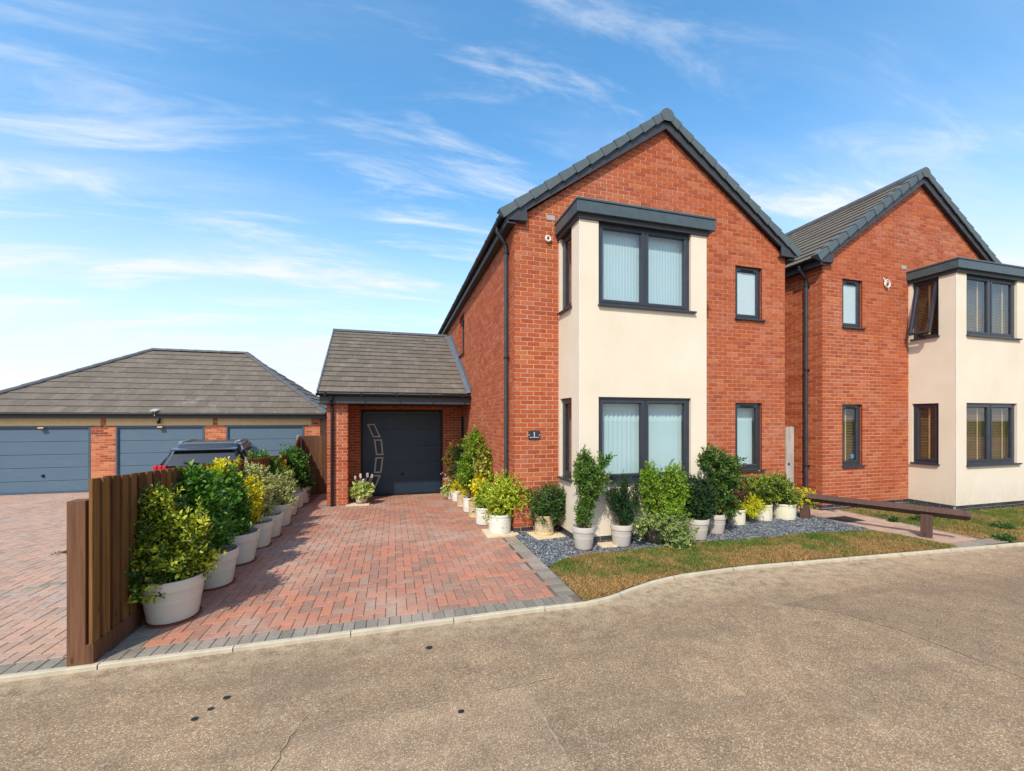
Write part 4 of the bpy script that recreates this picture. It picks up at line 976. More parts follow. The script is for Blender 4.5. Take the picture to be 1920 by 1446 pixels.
while y < 6.7:
    e = y+1.0; m = MB(); m.cr = RF.random(); e = min(e, 6.75); v = []
    for yy in (y, e): v += [(fence_x(yy)+.002, yy, gz(yy)-.03), (fence_x(yy)+.052, yy, gz(yy)-.03), (fence_x(yy)+.052, yy, gz(yy)+.155), (fence_x(yy)+.002, yy, gz(yy)+.155)]
    m.add(v, [(0,1,2,3), (7,6,5,4), (1,5,6,2), (2,6,7,3), (3,7,4,0), (0,4,5,1)]); m.build('gravel_board', 'post_wood', FN); y = e
m = MB(); m.cr = .5; m.box(-4.315, -4.198, -2.60, -2.49, -.05, 1.27); m.build('post', 'post_wood', FN, bevel=.004)
for y in (-.2, 2.2, 4.6): m = MB(); m.cr = RF.random(); x_ = fence_x(y); m.box(x_-.10, x_+.005, y-.05, y+.05, gz(y)-.05, ftop(y)-.15); m.build('post', 'post_wood', FN)
for z in (.35, .80, 1.1):
    m = MB(); v = []
    for yy in (-2.5, 5.6): v += [(fence_x(yy)-.045, yy, gz(yy)+z-.035), (fence_x(yy)+.008, yy, gz(yy)+z-.035), (fence_x(yy)+.008, yy, gz(yy)+z+.035), (fence_x(yy)-.045, yy, gz(yy)+z+.035)]
    m.add(v, [(0,1,2,3), (7,6,5,4), (1,5,6,2), (2,6,7,3), (3,7,4,0), (0,4,5,1)]); m.build('rail', 'fence_dark', FN)
TF = thing('tall_fence', 'tall dark brown board fence between the shrubs and the garage pier', 'fence'); yy = 6.82
x = -4.50; RF = random.Random(9)
while x < -3.42:
    m = MB(); m.cr = RF.random(); w_ = .115; o_ = RF.choice((0, .008)); m.box(x, x+w_-.005, yy-.012-o_, yy+.012, gz(yy)-.02, 1.41+RF.uniform(-.004, .004)); m.build('board', 'fence_dark', TF); x += w_
m = MB(); m.cr = .2; m.box(-4.62, -4.52, yy-.05, yy+.05, gz(yy)-.05, 1.425); m.build('post', 'old_wood', TF)
for z in (0, .6, 1.15): bx('rail', 'fence_dark', TF, -4.5, -3.43, yy+.013, yy+.06, z-.04, z+.04)
# knee rail
KR = thing('knee_rail', 'low brown timber knee rail on two posts beside the path', 'rail')
A_, B_ = Vector((5.45, -.20, .425)), Vector((6.52, -2.36, .425)); d = (B_-A_).normalized(); s_ = d.cross(Vector((0, 0, 1))).normalized(); h_ = .076
ring = [s_*h_, Vector((0, 0, 1))*h_, -s_*h_, Vector((0, 0, -1))*h_]
m = MB(); m.cr = .4; tip = B_+d*.04; vs = [A_+r_ for r_ in ring]+[B_+r_ for r_ in ring]+[tip+r_*.72 for r_ in ring]
m.add(vs, [(k, (k+1) % 4, 4+(k+1) % 4, 4+k) for k in range(4)]+[(4+k, 4+(k+1) % 4, 8+(k+1) % 4, 8+k) for k in range(4)]+[(8, 9, 10, 11), (3, 2, 1, 0)]); m.build('rail', 'rail_wood', KR)
for (x_, y_) in ((5.60, -.50), (6.325, -1.965)):
    m = MB(); m.cr = .6; an = math.atan2(d.y, d.x); c_, q_ = math.cos(an), math.sin(an); m.obox((x_, y_, .17), (c_*.068, q_*.068, 0), (-q_*.068, c_*.068, 0), (0, 0, .205)); m.build('post', 'rail_wood', KR, bevel=.004)

# drain covers in the path and lawn
def cover(x0, x1, y0, y1, label, z=.010):
    o = thing('drain_cover', label, 'drain cover'); bx('frame', 'grate', o, x0, x1, y0, y1, z-.02, z); n = int((y1-y0)/.03)
    for k in range(n): bx('bar', 'black_plastic', o, x0+.02, x1-.02, y0+.02+k*.03, y0+.032+k*.03, z, z+.004)
cover(6.05, 6.55, -.92, -.55, 'dark ribbed drain cover in the path in front of the knee rail', .014); cover(7.15, 7.45, -1.0, -.62, 'dark drain cover in the dry lawn nearer the path', .02); cover(8.65, 8.95, -1.5, -1.2, 'dark drain cover in the dry lawn below the second bay', .02)

# stone slabs under pots
def slab(x0, x1, y0, y1, label, z=0, rz=0):
    m = MB(); cx_, cy_ = (x0+x1)/2, (y0+y1)/2; m.box(x0-cx_, x1-cx_, y0-cy_, y1-cy_, -.02, .035); o = m.build('stone_slab', 'slab_stone', loc=(cx_, cy_, z), bevel=.006); o.rotation_euler = (0, 0, rz); return tag(o, label, 'paving slab', 'pale stone slabs under the pots')

# ------------------------------------------------------------------ plants
PAL = dict(
 vary=[((.026, .065, .010), (.05, .11, .013), 4.5), ((.060, .13, .012), (.46, .47, .04), 3.2), ((.16, .22, .02), (.80, .70, .05), 2.8)],
 laurel=[((.050, .135, .018), (.075, .18, .022), 4), ((.085, .20, .022), (.13, .27, .03), 3), ((.03, .08, .012), (.04, .10, .015), 2)],
 gold=[((.44, .42, .015), (.88, .70, .02), 4), ((.14, .22, .02), (.72, .62, .05), 2)],
 cream=[((.16, .22, .05), (.62, .60, .26), 4), ((.10, .17, .03), (.70, .66, .34), 2), ((.08, .14, .02), (.14, .22, .03), 1)],
 lime=[((.24, .34, .015), (.42, .50, .03), 4), ((.36, .42, .03), (.66, .64, .08), 2.5), ((.06, .13, .015), (.09, .17, .02), 2)],
 dark=[((.018, .050, .016), (.028, .07, .018), 5), ((.035, .085, .02), (.05, .11, .025), 2)],
 bush=[((.045, .095, .02), (.07, .135, .03), 5), ((.10, .15, .03), (.15, .20, .045), 1), ((.16, .10, .04), (.20, .12, .05), .15)],
 olive=[((.065, .13, .02), (.10, .19, .03), 4), ((.13, .19, .03), (.20, .26, .05), 2)],
 bright=[((.11, .21, .012), (.18, .31, .02), 4), ((.22, .32, .02), (.34, .42, .04), 1.6), ((.05, .11, .01), (.07, .15, .015), 2)],
 photinia=[((.07, .12, .02), (.11, .16, .03), 3), ((.28, .12, .03), (.38, .17, .04), 2), ((.30, .26, .03), (.42, .34, .04), 1)],
 climber=[((.16, .19, .02), (.26, .27, .03), 3), ((.34, .34, .04), (.48, .44, .07), 2), ((.30, .16, .05), (.34, .20, .06), .7), ((.05, .09, .015), (.07, .12, .02), 2)],
 yellow=[((.40, .42, .015), (.72, .64, .02), 4), ((.22, .30, .02), (.45, .46, .03), 2)],
 topiary=[((.045, .10, .018), (.07, .14, .025), 4), ((.09, .15, .025), (.14, .20, .04), 2), ((.20, .11, .035), (.26, .14, .05), .8)],
 purple=[((.045, .018, .022), (.08, .03, .035), 3), ((.09, .05, .03), (.12, .06, .04), 1)],
 ivy=[((.12, .19, .04), (.42, .46, .18), 4), ((.09, .16, .03), (.15, .24, .05), 2)],
 ygreen=[((.14, .20, .02), (.32, .36, .04), 4), ((.07, .11, .02), (.10, .16, .03), 3), ((.30, .34, .06), (.45, .46, .10), 1)],
 hosta=[((.12, .22, .04), (.60, .62, .22), 4), ((.16, .28, .05), (.30, .40, .10), 1)])
def leaves(name, parent, blobs, n, size, pal, seed, wr=.42, sprig=9, up=.35, origin=(0, 0, 0), shell=.45, droop=0., stem=1.0, lump=.28):
    """leaf sprigs through ellipsoid volumes; blobs: (x,y,z,rx,ry,rz) in world metres"""
    n = int(n*2.3); size = size*1.12; wr = wr*1.2; rg = np.random.default_rng(seed); B = np.array([b[:6] for b in blobs], float); wgt = (B[:, 3]*B[:, 4]*B[:, 5])**.75; wgt /= wgt.sum()
    ns = max(3, n//sprig); bi = rg.choice(len(B), ns, p=wgt); d = rg.normal(size=(ns, 3)); d /= np.linalg.norm(d, axis=1)[:, None]
    th_ = np.arctan2(d[:, 1], d[:, 0]); lm = 1+lump*np.sin(3*th_+seed)*np.cos(4*d[:, 2]+seed*1.7)+lump*.7*np.sin(7*th_+2.3*seed+5*d[:, 2])
    u = shell+(1-shell)*rg.random(ns)**.6; u *= lm; c = B[bi, :3]+d*B[bi, 3:]*u[:, None]
    sdir = d*B[bi, 3:]/B[bi, 3:].max(1)[:, None]*.9+rg.normal(0, .35, (ns, 3)); sdir[:, 2] += up; sdir /= np.linalg.norm(sdir, axis=1)[:, None]
    k = np.tile(np.arange(sprig), ns); si = np.repeat(np.arange(ns), sprig); N_ = len(si); t = k/sprig
    a0 = np.cross(sdir, np.array([.3, .2, .93])); a0 /= np.linalg.norm(a0, axis=1)[:, None]; b0 = np.cross(sdir, a0)
    ph = k*2.4+rg.uniform(0, 6.28, ns)[si]+rg.normal(0, .3, N_); rad = a0[si]*np.cos(ph)[:, None]+b0[si]*np.sin(ph)[:, None]
    sz = size*rg.uniform(.65, 1.2, N_)*(1-.35*t); L_ = size*2.0*stem
    base = c[si]+sdir[si]*((t-.6)*L_)[:, None]+rg.normal(0, size*.12, (N_, 3))
    ld = sdir[si]*(.35+.9*t)[:, None]+rad*(1.05-.45*t)[:, None]; ld[:, 2] -= droop; ld /= np.linalg.norm(ld, axis=1)[:, None]
    nr = sdir[si]-ld*(sdir[si]*ld).sum(1)[:, None]+rg.normal(0, .25, (N_, 3)); nr -= ld*(nr*ld).sum(1)[:, None]; nr /= np.linalg.norm(nr, axis=1)[:, None]+1e-9; sd_ = np.cross(ld, nr)
    s_ = sz[:, None]; w = s_*wr
    P = [base, base+ld*s_*.35+sd_*w*.5+nr*w*.18, base+ld*s_*.72+sd_*w*.40+nr*w*.10, base+ld*s_-nr*s_*.08, base+ld*s_*.72-sd_*w*.40+nr*w*.10, base+ld*s_*.35-sd_*w*.5+nr*w*.18]
    V = np.stack(P, 1).reshape(-1, 3)-np.array(origin); Q = np.array([(0, 1, 2, 3), (3, 4, 5, 0)]); Fc = (Q[None]+np.arange(N_)[:, None, None]*6).reshape(-1, 4)
    o = scatter_mesh(name, 'leaf', V, Fc, np.repeat(rg.random(N_), 2), parent)
    pl_ = [PAL[q[6]] if len(q) > 6 else PAL[pal] for q in blobs]; lb = bi[si]; cen = np.zeros((N_, 3)); mar = np.zeros((N_, 3))
    spr = rg.random(ns)[si]*.65+rg.random(N_)*.35            # sprigs keep one tone
    for b in range(len(B)):
        pp = pl_[b]; ww = np.array([q[2] for q in pp], float); cw = np.cumsum(ww/ww.sum()); idx = np.searchsorted(cw, np.clip(spr, 0, .9999)); idx = np.clip(idx, 0, len(pp)-1)
        cc = np.array([q[0] for q in pp])[idx]; mm = np.array([q[1] for q in pp])[idx]; msk = lb == b; cen[msk] = cc[msk]; mar[msk] = mm[msk]
    br = rg.uniform(.72, 1.5, N_)[:, None]; cen *= br; mar *= br*.95
    C6 = np.stack([cen, mar, mar, (cen+mar)/2, mar, mar], 1).reshape(-1, 3); C4 = np.concatenate([np.clip(C6, 0, 1), np.ones((len(C6), 1))], 1).astype(np.float32)
    ca = o.data.color_attributes.new('leafcol', 'FLOAT_COLOR', 'POINT'); ca.data.foreach_set('color', C4.ravel())
    return o
def pot(name, x, y, rim, h, kind, label, group, z=None, saucer=True, base=.76, cat='potted plant', mat=None):
    z = gz(y) if z is None else z; T = thing(name, label, cat, (x, y, z), 0, group); R_ = rim/2; z0 = .016 if saucer else .0
    if saucer: m = MB(); m.lathe([(0, .004), (R_*base*1.0, .004), (R_*base*1.13, .022), (R_*base*1.16, .022), (R_*base*1.05, 0), (0, 0)], 36); m.build('saucer', 'saucer', T, smooth=True)
    m = MB()
    if kind == 'rim':
        b_ = R_*base; rh = h*.24; pr_ = [(0, z0), (b_*.97, z0), (b_, z0+.008), (R_*.93, h-rh), (R_*.985, h-rh+.004), (R_*1.0, h-.006), (R_*.99, h), (R_*.93, h), (R_*.90, h-.03), (R_*.88, h*.5)]; mt = mat or 'pot_beige'
    elif kind == 'drum':
        pr_ = [(0, z0), (R_*.93, z0), (R_*.96, z0+.012), (R_*.955, z0+.03), (R_*.97, z0+.036), (R_*.985, h*.5), (R_*.96, h-.045), (R_*1.0, h-.035), (R_*1.0, h-.006), (R_*.98, h), (R_*.92, h), (R_*.90, h*.5)]; mt = mat or 'pot_cream'
    elif kind == 'pattern':
        pr_ = [(0, z0), (R_*.95, z0), (R_*.97, z0+.03), (R_*.93, z0+.045), (R_*.93, h*.72), (R_*.97, h*.76), (R_*.98, h*.90), (R_*1.0, h*.93), (R_*1.0, h), (R_*.92, h), (R_*.90, h*.5)]; mt = mat or 'pot_tan'
    else:
        pr_ = [(0, z0), (R_*.70, z0), (R_*.80, h*.12), (R_*.97, h*.5), (R_*1.0, h*.8), (R_*.97, h-.02), (R_*.98, h), (R_*.90, h), (R_*.88, h*.5)]; mt = mat or 'pot_brown'
    m.lathe(pr_, 44); P_ = m.build('pot', mt, T, smooth=True)
    if kind == 'pattern': m = MB(); m.lathe([(R_*.935, z0+.048), (R_*.935, h*.715)], 44); m.build('pattern_band', 'pot_pattern', P_, smooth=True)
    if kind == 'drum' and rim > .36:
        for sg in (-1, 1): m = MB(); torus(m, (sg*R_*.97, 0, h*.62), .03, .009, (Vector((0, 1, 0)), Vector((0, 0, -1))), 10, 6, math.pi); m.build('lug', mt, P_, smooth=True)
    m = MB(); rs = R_*.90; nn = 20; rr = random.Random(int(x*37+y*11)); vs = [(0, 0, h-.03)]+[(rs*f_*math.cos(2*math.pi*k/nn), rs*f_*math.sin(2*math.pi*k/nn), h-.035+rr.uniform(-.006, .012)) for f_ in (.5, 1) for k in range(nn)]
    m.add(vs, [(0, 1+k, 1+(k+1) % nn) for k in range(nn)]+[(1+k, 21+k, 21+(k+1) % nn, 1+(k+1) % nn) for k in range(nn)]); m.build('soil', 'gravel_soil' if kind == 'rim' else 'soil', T)
    return T, (x, y, z), h
def blob(Y, x0, y0, x1, y1, pal=None, dz=0):
    """crown lobe standing at depth Y, seen between these corners of the photograph"""
    a_ = onY(x0, y0, Y+dz); b_ = onY(x1, y1, Y+dz); rx = abs(b_[0]-a_[0])/2*.96; q = ((a_[0]+b_[0])/2, Y+dz, (a_[2]+b_[2])/2, rx, rx*.9, abs(a_[2]-b_[2])/2)
    return q+((pal,) if pal else ())
def stems(T, loc, h, tops, r=.010, mat='bark', seed=1):
    rr = random.Random(seed)
    for (tx_, ty_, tz_) in tops:
        a_ = Vector((rr.uniform(-.04, .04), rr.uniform(-.04, .04), h-.04)); b_ = Vector((tx_-loc[0], ty_-loc[1], tz_-loc[2])); mid = a_.lerp(b_, .5)+Vector((rr.uniform(-.03, .03), rr.uniform(-.03, .03), 0))
        m = MB(); m.tube([a_, a_.lerp(mid, .5), mid, mid.lerp(b_, .5), b_], [r, r*.85, r*.7, r*.5, r*.3], 6); m.build('stem', mat, T, smooth=True)
def plant(x, y, rim, h, kind, label, group, blobs, n, size, pal, seed, **k):
    pk = {q: k.pop(q) for q in ('z', 'saucer', 'base', 'mat') if q in k}; name = k.pop('name', 'potted_shrub')
    T, loc, hh = pot(name, x, y, rim, h, kind, label, group, **pk)
    leaves('foliage', T, blobs, n, size, pal, seed, origin=loc, **k); stems(T, loc, hh, [(b[0], b[1], b[2]) for b in blobs[:5]], seed=seed); return T
GL = 'potted shrubs along the low fence'; GRt = 'potted plants along the side wall of the house'; GF = 'potted plants on the slate bed in front of the house'
# left row (beige plastic pots on terracotta saucers)
Y1 = -1.86
plant(-3.94, Y1, .52, .41, 'rim', 'biggest dark and yellow variegated shrub, nearest the road beside the fence', GL, [blob(Y1, 225, 1000, 395, 1105), blob(Y1, 250, 925, 345, 1030), blob(Y1, 300, 965, 398, 1070), blob(Y1, 218, 975, 320, 1060), blob(Y1, 282, 912, 325, 960), blob(Y1, 235, 1060, 360, 1110), blob(Y1, 360, 985, 396, 1060)], 6500, .062, 'vary', 1, shell=.35, wr=.34)
Y2 = -1.05
plant(-3.90, Y2, .50, .40, 'rim', 'second pot from the road by the fence, dark leafy laurel crown', GL, [blob(Y2, 335, 895, 420, 985), blob(Y2, 345, 950, 425, 1035), blob(Y2, 345, 880, 385, 930)], 2600, .085, 'laurel', 2, shell=.35)
Y3 = -.26
plant(-3.90, Y3, .50, .40, 'rim', 'third pot from the road by the fence, laurel with broad glossy leaves', GL, [blob(Y3, 375, 885, 460, 985), blob(Y3, 400, 935, 462, 1015), blob(Y3, 392, 868, 425, 905, 'gold')], 2800, .085, 'laurel', 3, shell=.35)
Y4 = .52
plant(-3.90, Y4, .47, .38, 'rim', 'fourth pot from the road by the fence, golden variegated shrub', GL, [blob(Y4, 430, 895, 492, 975), blob(Y4, 450, 925, 490, 985), blob(Y4, 408, 865, 450, 915), blob(Y4, 440, 960, 480, 1010)], 2600, .050, 'gold', 4)
Y5 = 1.16
plant(-3.90, Y5, .44, .38, 'rim', 'fifth pot from the road by the fence, cream variegated shrub', GL, [blob(Y5, 455, 880, 512, 965), blob(Y5, 450, 868, 492, 915), blob(Y5, 475, 930, 512, 985)], 2400, .045, 'cream', 5)
Y6 = 2.10
plant(-3.96, Y6, .46, .42, 'rim', 'sixth pot from the road by the fence, pale cream-edged shrub', GL, [blob(Y6, 498, 885, 545, 945), blob(Y6, 505, 905, 553, 960), blob(Y6, 490, 920, 530, 965)], 2200, .045, 'cream', 6)
Y7 = 3.22
plant(-4.06, Y7, .40, .38, 'rim', 'seventh pot from the road by the fence, bright green laurel behind the cream shrubs', GL, [blob(Y7, 462, 850, 520, 900), blob(Y7, 480, 870, 530, 930), blob(Y7, 505, 885, 545, 940)], 2200, .075, 'laurel', 7)
Y8 = 4.26
plant(-4.12, Y8, .38, .38, 'rim', 'eighth pot from the road by the fence, slim golden shrub with a yellow tip', GL, [blob(Y8, 520, 862, 545, 905, 'gold'), blob(Y8, 530, 885, 558, 940, 'cream'), blob(Y8, 512, 895, 556, 945, 'cream')], 1800, .045, 'gold', 8)
Y9 = 5.05
plant(-4.13, Y9, .38, .42, 'rim', 'last and farthest pot by the fence, tall glossy green laurel', GL, [blob(Y9, 520, 842, 575, 895), blob(Y9, 540, 870, 582, 920), blob(Y9, 550, 885, 584, 932, 'dark')], 2400, .085, 'laurel', 9)
# hosta by the pier
slab(-3.0, -2.47, 4.0, 4.50, 'pale slab under the hosta pot against the brick pier', gz(4.25)+.004)
hx, hy_ = -2.66, 4.27
T, loc, hh = pot('potted_hosta', hx, hy_, .34, .28, 'rim', 'variegated hosta with pale flower spikes in a beige pot by the pier', None, z=gz(hy_)+.04, mat='pot_beige_b')
leaves('foliage', T, [(hx, hy_, loc[2]+.33, .21, .2, .12)], 420, .15, 'hosta', 21, wr=.5, sprig=7, up=.1, origin=loc, shell=.2, droop=.55, stem=.3)
for k, (px_, py_) in enumerate(((666, 895), (676, 890), (681, 899), (689, 889), (697, 891))):
    tp_ = onY(px_, py_, hy_); b_ = Vector(tp_)-Vector(loc); m = MB(); m.tube([(0, 0, hh-.03), (b_.x*.5, 0, b_.z*.6), tuple(b_)], .003, 5); m.build('flower_stem', 'cane', T)
    m = MB(); rr = random.Random(k)
    for q in range(14): c_ = b_+Vector((rr.uniform(-.02, .02), rr.uniform(-.02, .02), rr.uniform(-.07, .015))); m.obox(c_, (.011, .003, 0), (0, .009, .004), (0, -.003, .012))
    m.build('flower', 'petal', T)
# right row along the side wall
slab(-.475, .055, -.10, .36, 'pale slab under the big white glazed pot at the house corner')
YR = .13
plant(-.21, YR, .385, .30, 'drum', 'rounded lime green shrub in a big white glazed pot at the corner', GRt, [blob(YR, 905, 893, 975, 965), blob(YR, 925, 890, 995, 960), blob(YR, 910, 930, 960, 985), blob(YR, 945, 905, 1000, 950)], 5200, .034, 'lime', 31, mat='pot_white', saucer=False, z=.036, wr=.55, shell=.5)
YR = .98
plant(-.30, YR, .30, .32, 'drum', 'yellow green shrub in a white pot, second in the wall row', GRt, [blob(YR, 895, 905, 935, 965), blob(YR, 890, 925, 925, 970)], 1600, .04, 'bright', 32, mat='pot_white')
YR = 1.68
T = plant(-.32, YR, .29, .34, 'pattern', 'tall climber on canes in a patterned tan pot, third in the wall row', GRt, [blob(YR, 892, 835, 925, 900), blob(YR, 910, 838, 945, 890), blob(YR, 900, 870, 945, 905), blob(YR, 885, 890, 925, 940, 'gold')], 1900, .062, 'climber', 33, name='potted_climber', wr=.75, sprig=6)
for (px0, py0, px1, py1) in ((887, 858, 899, 918), (898, 862, 902, 918), (906, 866, 908, 910)):
    a_, b_ = Vector(onY(px0, py0, YR)), Vector(onY(px1, py1+40, YR)); m = MB(); m.tube([a_-T.location, b_-T.location], .005, 6); m.build('cane', 'cane', T)
YR = 2.36
plant(-.33, YR, .27, .31, 'drum', 'tall bright green bush in a white pot, fourth in the wall row', GRt, [blob(YR, 868, 812, 915, 862), blob(YR, 862, 850, 905, 915), blob(YR, 884, 800, 898, 830), blob(YR, 880, 880, 905, 920), blob(YR, 858, 870, 890, 915)], 3800, .052, 'bright', 34, mat='pot_white')
YR = 3.02
plant(-.36, YR, .28, .30, 'pattern', 'small golden shrub in a patterned tan pot, fifth in the wall row', GRt, [blob(YR, 862, 895, 885, 940), blob(YR, 870, 910, 895, 945)], 1000, .04, 'gold', 35)
YR = 3.92
plant(-.36, YR, .26, .28, 'drum', 'green and gold shrub in a white pot, sixth in the wall row', GRt, [blob(YR, 845, 900, 868, 932, 'gold'), blob(YR, 850, 830, 875, 870, 'dark'), blob(YR, 850, 860, 880, 900, 'dark')], 1500, .045, 'gold', 36, mat='pot_white')
YR = 4.3
plant(-.44, YR, .25, .26, 'drum', 'reddish green photinia at the end of the wall row by the garage door', GRt, [blob(YR, 834, 842, 858, 890), blob(YR, 840, 830, 862, 865), blob(YR, 845, 880, 862, 915, 'olive'), blob(YR, 835, 905, 852, 925, 'olive')], 1700, .055, 'photinia', 37, mat='pot_beige_b')
fl = thing('flowering_plant', 'lilac flower spray leaning out beside the garage door', 'plant', (-.52, 4.35, gz(4.35)))
m = MB(); rr = random.Random(4)
for (px_, py_) in ((828, 888), (834, 891), (838, 896), (833, 898), (842, 893), (843, 900)):
    c_ = Vector(onY(px_, py_, 4.3))-fl.location
    for q in range(6): p_ = c_+Vector((rr.uniform(-.03, .03), rr.uniform(-.02, .02), rr.uniform(-.03, .03))); m.obox(p_, (.008, .002, 0), (0, .005, .004), (0, -.003, .007))
m.build('flower', 'petal_lilac', fl)
leaves('foliage', fl, [blob(4.3, 830, 902, 850, 925)], 60, .13, 'hosta', 38, wr=.35, sprig=5, droop=.7, origin=fl.location, stem=.3)
m = MB(); b_ = Vector(onY(836, 893, 4.3))-fl.location; m.tube([(.05, 0, .02), (.03, 0, .3), tuple(b_)], .005); m.build('stem', 'bark', fl)
# front row
slab(.22, .72, -.46, -.02, 'pale slab under the patterned tan pot left of the bay', .004, .1); slab(1.02, 1.42, -1.12, -.90, 'pale slab half hidden under the second pot before the bay', .004, -.05)
YF = -.20
plant(.45, YF, .33, .31, 'pattern', 'dark green mounded bush in a patterned tan pot left of the bay', GF, [blob(YF, 990, 918, 1050, 980), blob(YF, 1015, 905, 1060, 960), blob(YF, 1035, 915, 1068, 970), blob(YF, 1010, 955, 1050, 985)], 4600, .036, 'bush', 41, z=.04, saucer=False)
YF = -1.02
T = plant(onY(1094, 900, YF)[0], YF, .335, .335, 'rim', 'tall twisting narrow evergreen in a pale pot at the bay corner', GF, [blob(YF, 1086, 840, 1110, 900), blob(YF, 1076, 862, 1116, 910), blob(YF, 1082, 890, 1130, 925), blob(YF, 1085, 915, 1120, 950), blob(YF, 1080, 940, 1110, 985), blob(YF, 1098, 880, 1135, 915)], 3400, .058, 'olive', 42, mat='pot_beige_b', z=.012, wr=.32, up=.6)
leaves('side_shoot', T, [blob(YF, 1122, 850, 1148, 875), blob(YF, 1118, 865, 1136, 895)], 150, .055, 'laurel', 52, wr=.34, origin=T.location)
stems(T, T.location, .34, [onY(1130, 862, YF)], .006, seed=8)
YF = -1.04
plant(onY(1165, 900, YF)[0], YF, .335, .33, 'rim', 'dark narrow evergreen with stiff upright twigs before the bay window', GF, [blob(YF, 1160, 890, 1180, 935), blob(YF, 1140, 915, 1172, 960), blob(YF, 1155, 925, 1190, 985), blob(YF, 1184, 905, 1200, 950), blob(YF, 1138, 912, 1160, 940)], 4200, .022, 'dark', 43, mat='pot_beige_b', z=.012, up=1.0, wr=.6, stem=2.2, sprig=12)
YF = -1.02
plant(onY(1228, 900, YF)[0], YF, .33, .285, 'urn', 'bright green twin-peaked bush in a brown pot before the bay', GF, [blob(YF, 1198, 880, 1240, 940), blob(YF, 1240, 875, 1288, 945), blob(YF, 1204, 868, 1228, 905), blob(YF, 1252, 866, 1276, 905), blob(YF, 1205, 925, 1282, 975)], 5200, .036, 'bright', 44, saucer=False, z=.012)
YF = -1.24
iv = thing('trailing_ivy', 'variegated pale ivy trailing over the brown pot onto the slate', 'ivy', (onY(1250, 900, YF)[0], YF, .01))
leaves('foliage', iv, [blob(YF, 1195, 962, 1250, 990), blob(YF, 1225, 965, 1285, 1010), blob(YF, 1245, 985, 1302, 1022), blob(YF, 1190, 970, 1212, 1008), blob(YF, 1235, 995, 1285, 1024)], 2600, .030, 'ivy', 45, wr=.8, up=.1, droop=.3, origin=iv.location)
m = MB(); m.tube([(-.05, .2, .3), (0, .05, .32), (.15, -.02, .15), (.3, -.05, .02)], .006); m.build('stem', 'bark', iv)
YF = -1.06
plant(onY(1308, 900, YF)[0], YF, .345, .33, 'rim', 'very dark dense evergreen in a pale pot at the right of the bay window', GF, [blob(YF, 1284, 895, 1325, 965), blob(YF, 1300, 890, 1340, 960), blob(YF, 1290, 930, 1335, 975)], 5200, .026, 'dark', 46, mat='pot_beige_b', z=.012, up=.9, wr=.6)
YF = -.86
T = plant(3.22, YF, .34, .33, 'rim', 'tall leafy topiary with a loose round head before the brick wall', GF, [blob(YF, 1318, 838, 1352, 872), blob(YF, 1312, 850, 1335, 882), blob(YF, 1345, 855, 1386, 885), blob(YF, 1330, 875, 1384, 915), blob(YF, 1322, 895, 1372, 940), blob(YF, 1330, 930, 1378, 965)], 3300, .060, 'topiary', 47, mat='pot_beige_b', z=.012, wr=.5)
YF = -.45
plant(4.05, YF, .295, .27, 'drum', 'small cream pot of yellow foliage with a dark purple sprig', GF, [blob(YF, 1378, 930, 1426, 962), blob(YF, 1385, 945, 1420, 968), blob(YF, 1376, 918, 1402, 942, 'purple')], 1900, .030, 'yellow', 48, z=.012, saucer=False, wr=.55)
YF = -.30
plant(4.76, YF, .385, .30, 'drum', 'wide green and yellow mound in a cream drum pot under the small window', GF, [blob(YF, 1392, 895, 1445, 945), blob(YF, 1420, 888, 1475, 940), blob(YF, 1440, 905, 1485, 945)], 4600, .038, 'ygreen', 49, z=.012, saucer=False, wr=.6)
YF = -.35
plant(5.26, YF, .40, .29, 'drum', 'bright yellow low shrub in the cream pot nearest the path', GF, [blob(YF, 1476, 918, 1522, 952), blob(YF, 1466, 920, 1500, 948, 'ygreen')], 2200, .030, 'yellow', 50, z=.012, saucer=False, wr=.55)
# weeds at the edges of the lawn
for k, (x_, y_, r_, lb) in enumerate(((7.30, -2.42, .14, 'leafy green weed at the kerb end of the right lawn'), (6.98, -1.10, .06, 'small green weed at the edge of the red path'), (7.55, -1.15, .16, 'low green weeds in the dry lawn beside the path'), (8.3, -1.95, .20, 'low patch of weeds in the middle of the right lawn'))):
    W_ = thing('weed', lb, 'weed', (x_, y_, .005)); leaves('foliage', W_, [(x_, y_, .03, r_, r_*.6, .035)], 260, .05, 'bush', 60+k, origin=W_.location, wr=.4, up=.5, droop=.1)
W_ = thing('moss_patch', 'small green moss patch on the red garage court', 'moss', (-6.35, 1.0, gz(1.0)))
leaves('foliage', W_, [(-6.35, 1.0, gz(1)+.008, .28, .12, .012), (-6.05, 1.1, gz(1)+.006, .18, .07, .01)], 900, .018, 'bush', 70, origin=W_.location, wr=.5, up=.4)

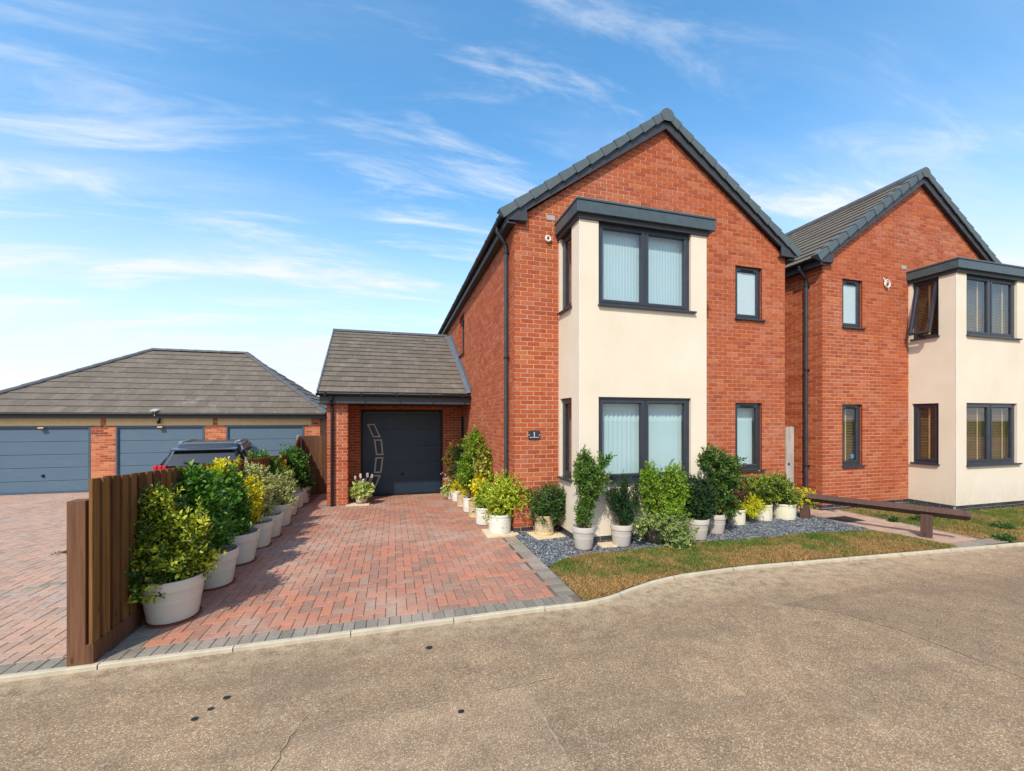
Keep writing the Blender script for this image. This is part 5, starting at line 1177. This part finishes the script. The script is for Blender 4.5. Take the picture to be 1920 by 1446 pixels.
# ------------------------------------------------------------------ car on the court
CAR = thing('parked_car', 'dark grey SUV parked on the court behind the low fence', 'car', (-5.86, 3.75, gz(3.75)-.02), math.radians(7))
def loft(rings, caps_=True):
    m = MB(); n = len(rings[0]); m.add([p for r_ in rings for p in r_], [(i*n+k, i*n+(k+1) % n, (i+1)*n+(k+1) % n, (i+1)*n+k) for i in range(len(rings)-1) for k in range(n)]+([tuple(range(n))[::-1], tuple(range((len(rings)-1)*n, len(rings)*n))] if caps_ else [])); return m
rings = []
for (y, w, zb, zt) in ((.0, .70, .42, .98), (.04, .82, .34, 1.04), (.16, .90, .28, 1.09), (.7, .92, .26, 1.07), (1.6, .92, .26, 1.03), (2.8, .92, .26, 1.00), (3.4, .91, .27, .97), (4.05, .88, .30, .90), (4.36, .80, .36, .80), (4.45, .66, .42, .68)):
    h_ = zt-zb; rings.append([(s_*w*fx, y, zb+h_*fz) for s_, fx, fz in ((-1, .86, 0), (1, .86, 0), (1, .98, .14), (1, 1, .45), (1, .985, .75), (1, .93, .94), (1, .84, 1), (-1, .84, 1), (-1, .93, .94), (-1, .985, .75), (-1, 1, .45), (-1, .98, .14))])
m = loft(rings); body = m.build('body', 'car_paint', CAR, smooth=True); md = body.modifiers.new('s', 'SUBSURF'); md.levels = md.render_levels = 2
rings = []
for (z, y0, y1, w) in ((.96, .10, 3.25, .82), (1.10, .16, 3.0, .80), (1.30, .30, 2.62, .71), (1.49, .40, 2.25, .64), (1.555, .48, 2.15, .60), (1.58, .70, 1.95, .50)):
    c_ = .12; rings.append([(-w+c_, y0, z), (w-c_, y0, z), (w, y0+c_, z), (w, y1-c_*1.6, z), (w-c_, y1, z), (-w+c_, y1, z), (-w, y1-c_*1.6, z), (-w, y0+c_, z)])
m = loft(rings); cab = m.build('cabin', 'car_paint', CAR, smooth=True); md = cab.modifiers.new('s', 'SUBSURF'); md.levels = md.render_levels = 2
def skin(pts, mat, name, off=(0, 0, 0)): m = MB(); m.prism(pts, off) ; return m.build(name, mat, CAR, smooth=False)
skin([(-.66, .165, 1.10), (.66, .165, 1.10), (.53, .345, 1.405), (-.53, .345, 1.405)], 'car_glass', 'rear_window', (0, -.02, -.004))
for s_ in (-1, 1):
    P = [(s_*.808, .62, 1.09), (s_*.808, 1.45, 1.09), (s_*.672, 1.45, 1.40), (s_*.676, .70, 1.39)]; skin(P if s_ > 0 else P[::-1], 'car_glass', 'side_window', (s_*.012, 0, .004))
    P = [(s_*.808, 1.50, 1.09), (s_*.800, 2.55, 1.09), (s_*.690, 2.10, 1.36), (s_*.672, 1.50, 1.40)]; skin(P if s_ > 0 else P[::-1], 'car_glass', 'side_window', (s_*.012, 0, .004))
    P = [(s_*.795, .34, 1.11), (s_*.808, .56, 1.10), (s_*.690, .62, 1.36), (s_*.64, .52, 1.36)]; skin(P if s_ > 0 else P[::-1], 'car_glass', 'quarter_window', (s_*.012, 0, .004))
    m = MB(); m.tube([(s_*.52, .55, 1.52), (s_*.53, .66, 1.575), (s_*.535, 1.2, 1.59), (s_*.535, 1.8, 1.575), (s_*.53, 2.0, 1.51)], [.02, .026, .026, .026, .02], 8); m.build('roof_rail', 'chrome', CAR, smooth=True)
    TLp = thing_part('tail_light', CAR)
    for k in range(3): m = MB(); x_ = s_*(.585+k*.085); m.box(min(x_, x_+s_*.066), max(x_, x_+s_*.066), -.012+.03*k, .12+.03*k, .985, 1.125); m.build('lens', 'tail_red', TLp, bevel=.015)
    for y_ in (.78, 3.5):
        m = MB(); m.lathe([(.19, -.11), (.30, -.11), (.335, -.08), (.345, 0), (.335, .08), (.30, .11), (.19, .11)], 28); w_ = m.build('wheel', 'tyre', CAR, smooth=True); w_.location = (s_*.82, y_, .345); w_.rotation_euler = (0, math.pi/2, 0)
        m = MB(); m.lathe([(0, s_*.10), (.06, s_*.105), (.17, s_*.07), (.21, s_*.09), (.21, 0)], 20); m.build('rim', 'chrome', w_, smooth=True)
m = MB(); m.obox((0, .335, 1.435), (.60, 0, 0), (0, .10, .018), (0, -.004, .016)); m.build('spoiler', 'car_paint', CAR, bevel=.012)
m = MB(); m.tube([(.0, .13, 1.12), (-.12, .14, 1.15), (-.34, .155, 1.155)], [.022, .014, .008], 6); m.box(-.06, .06, .10, .16, 1.09, 1.13); m.build('wiper', 'black_plastic', CAR)
m = MB(); m.box(-.26, .26, -.012, .02, .62, .74); m.build('number_plate', 'white_plastic', CAR)
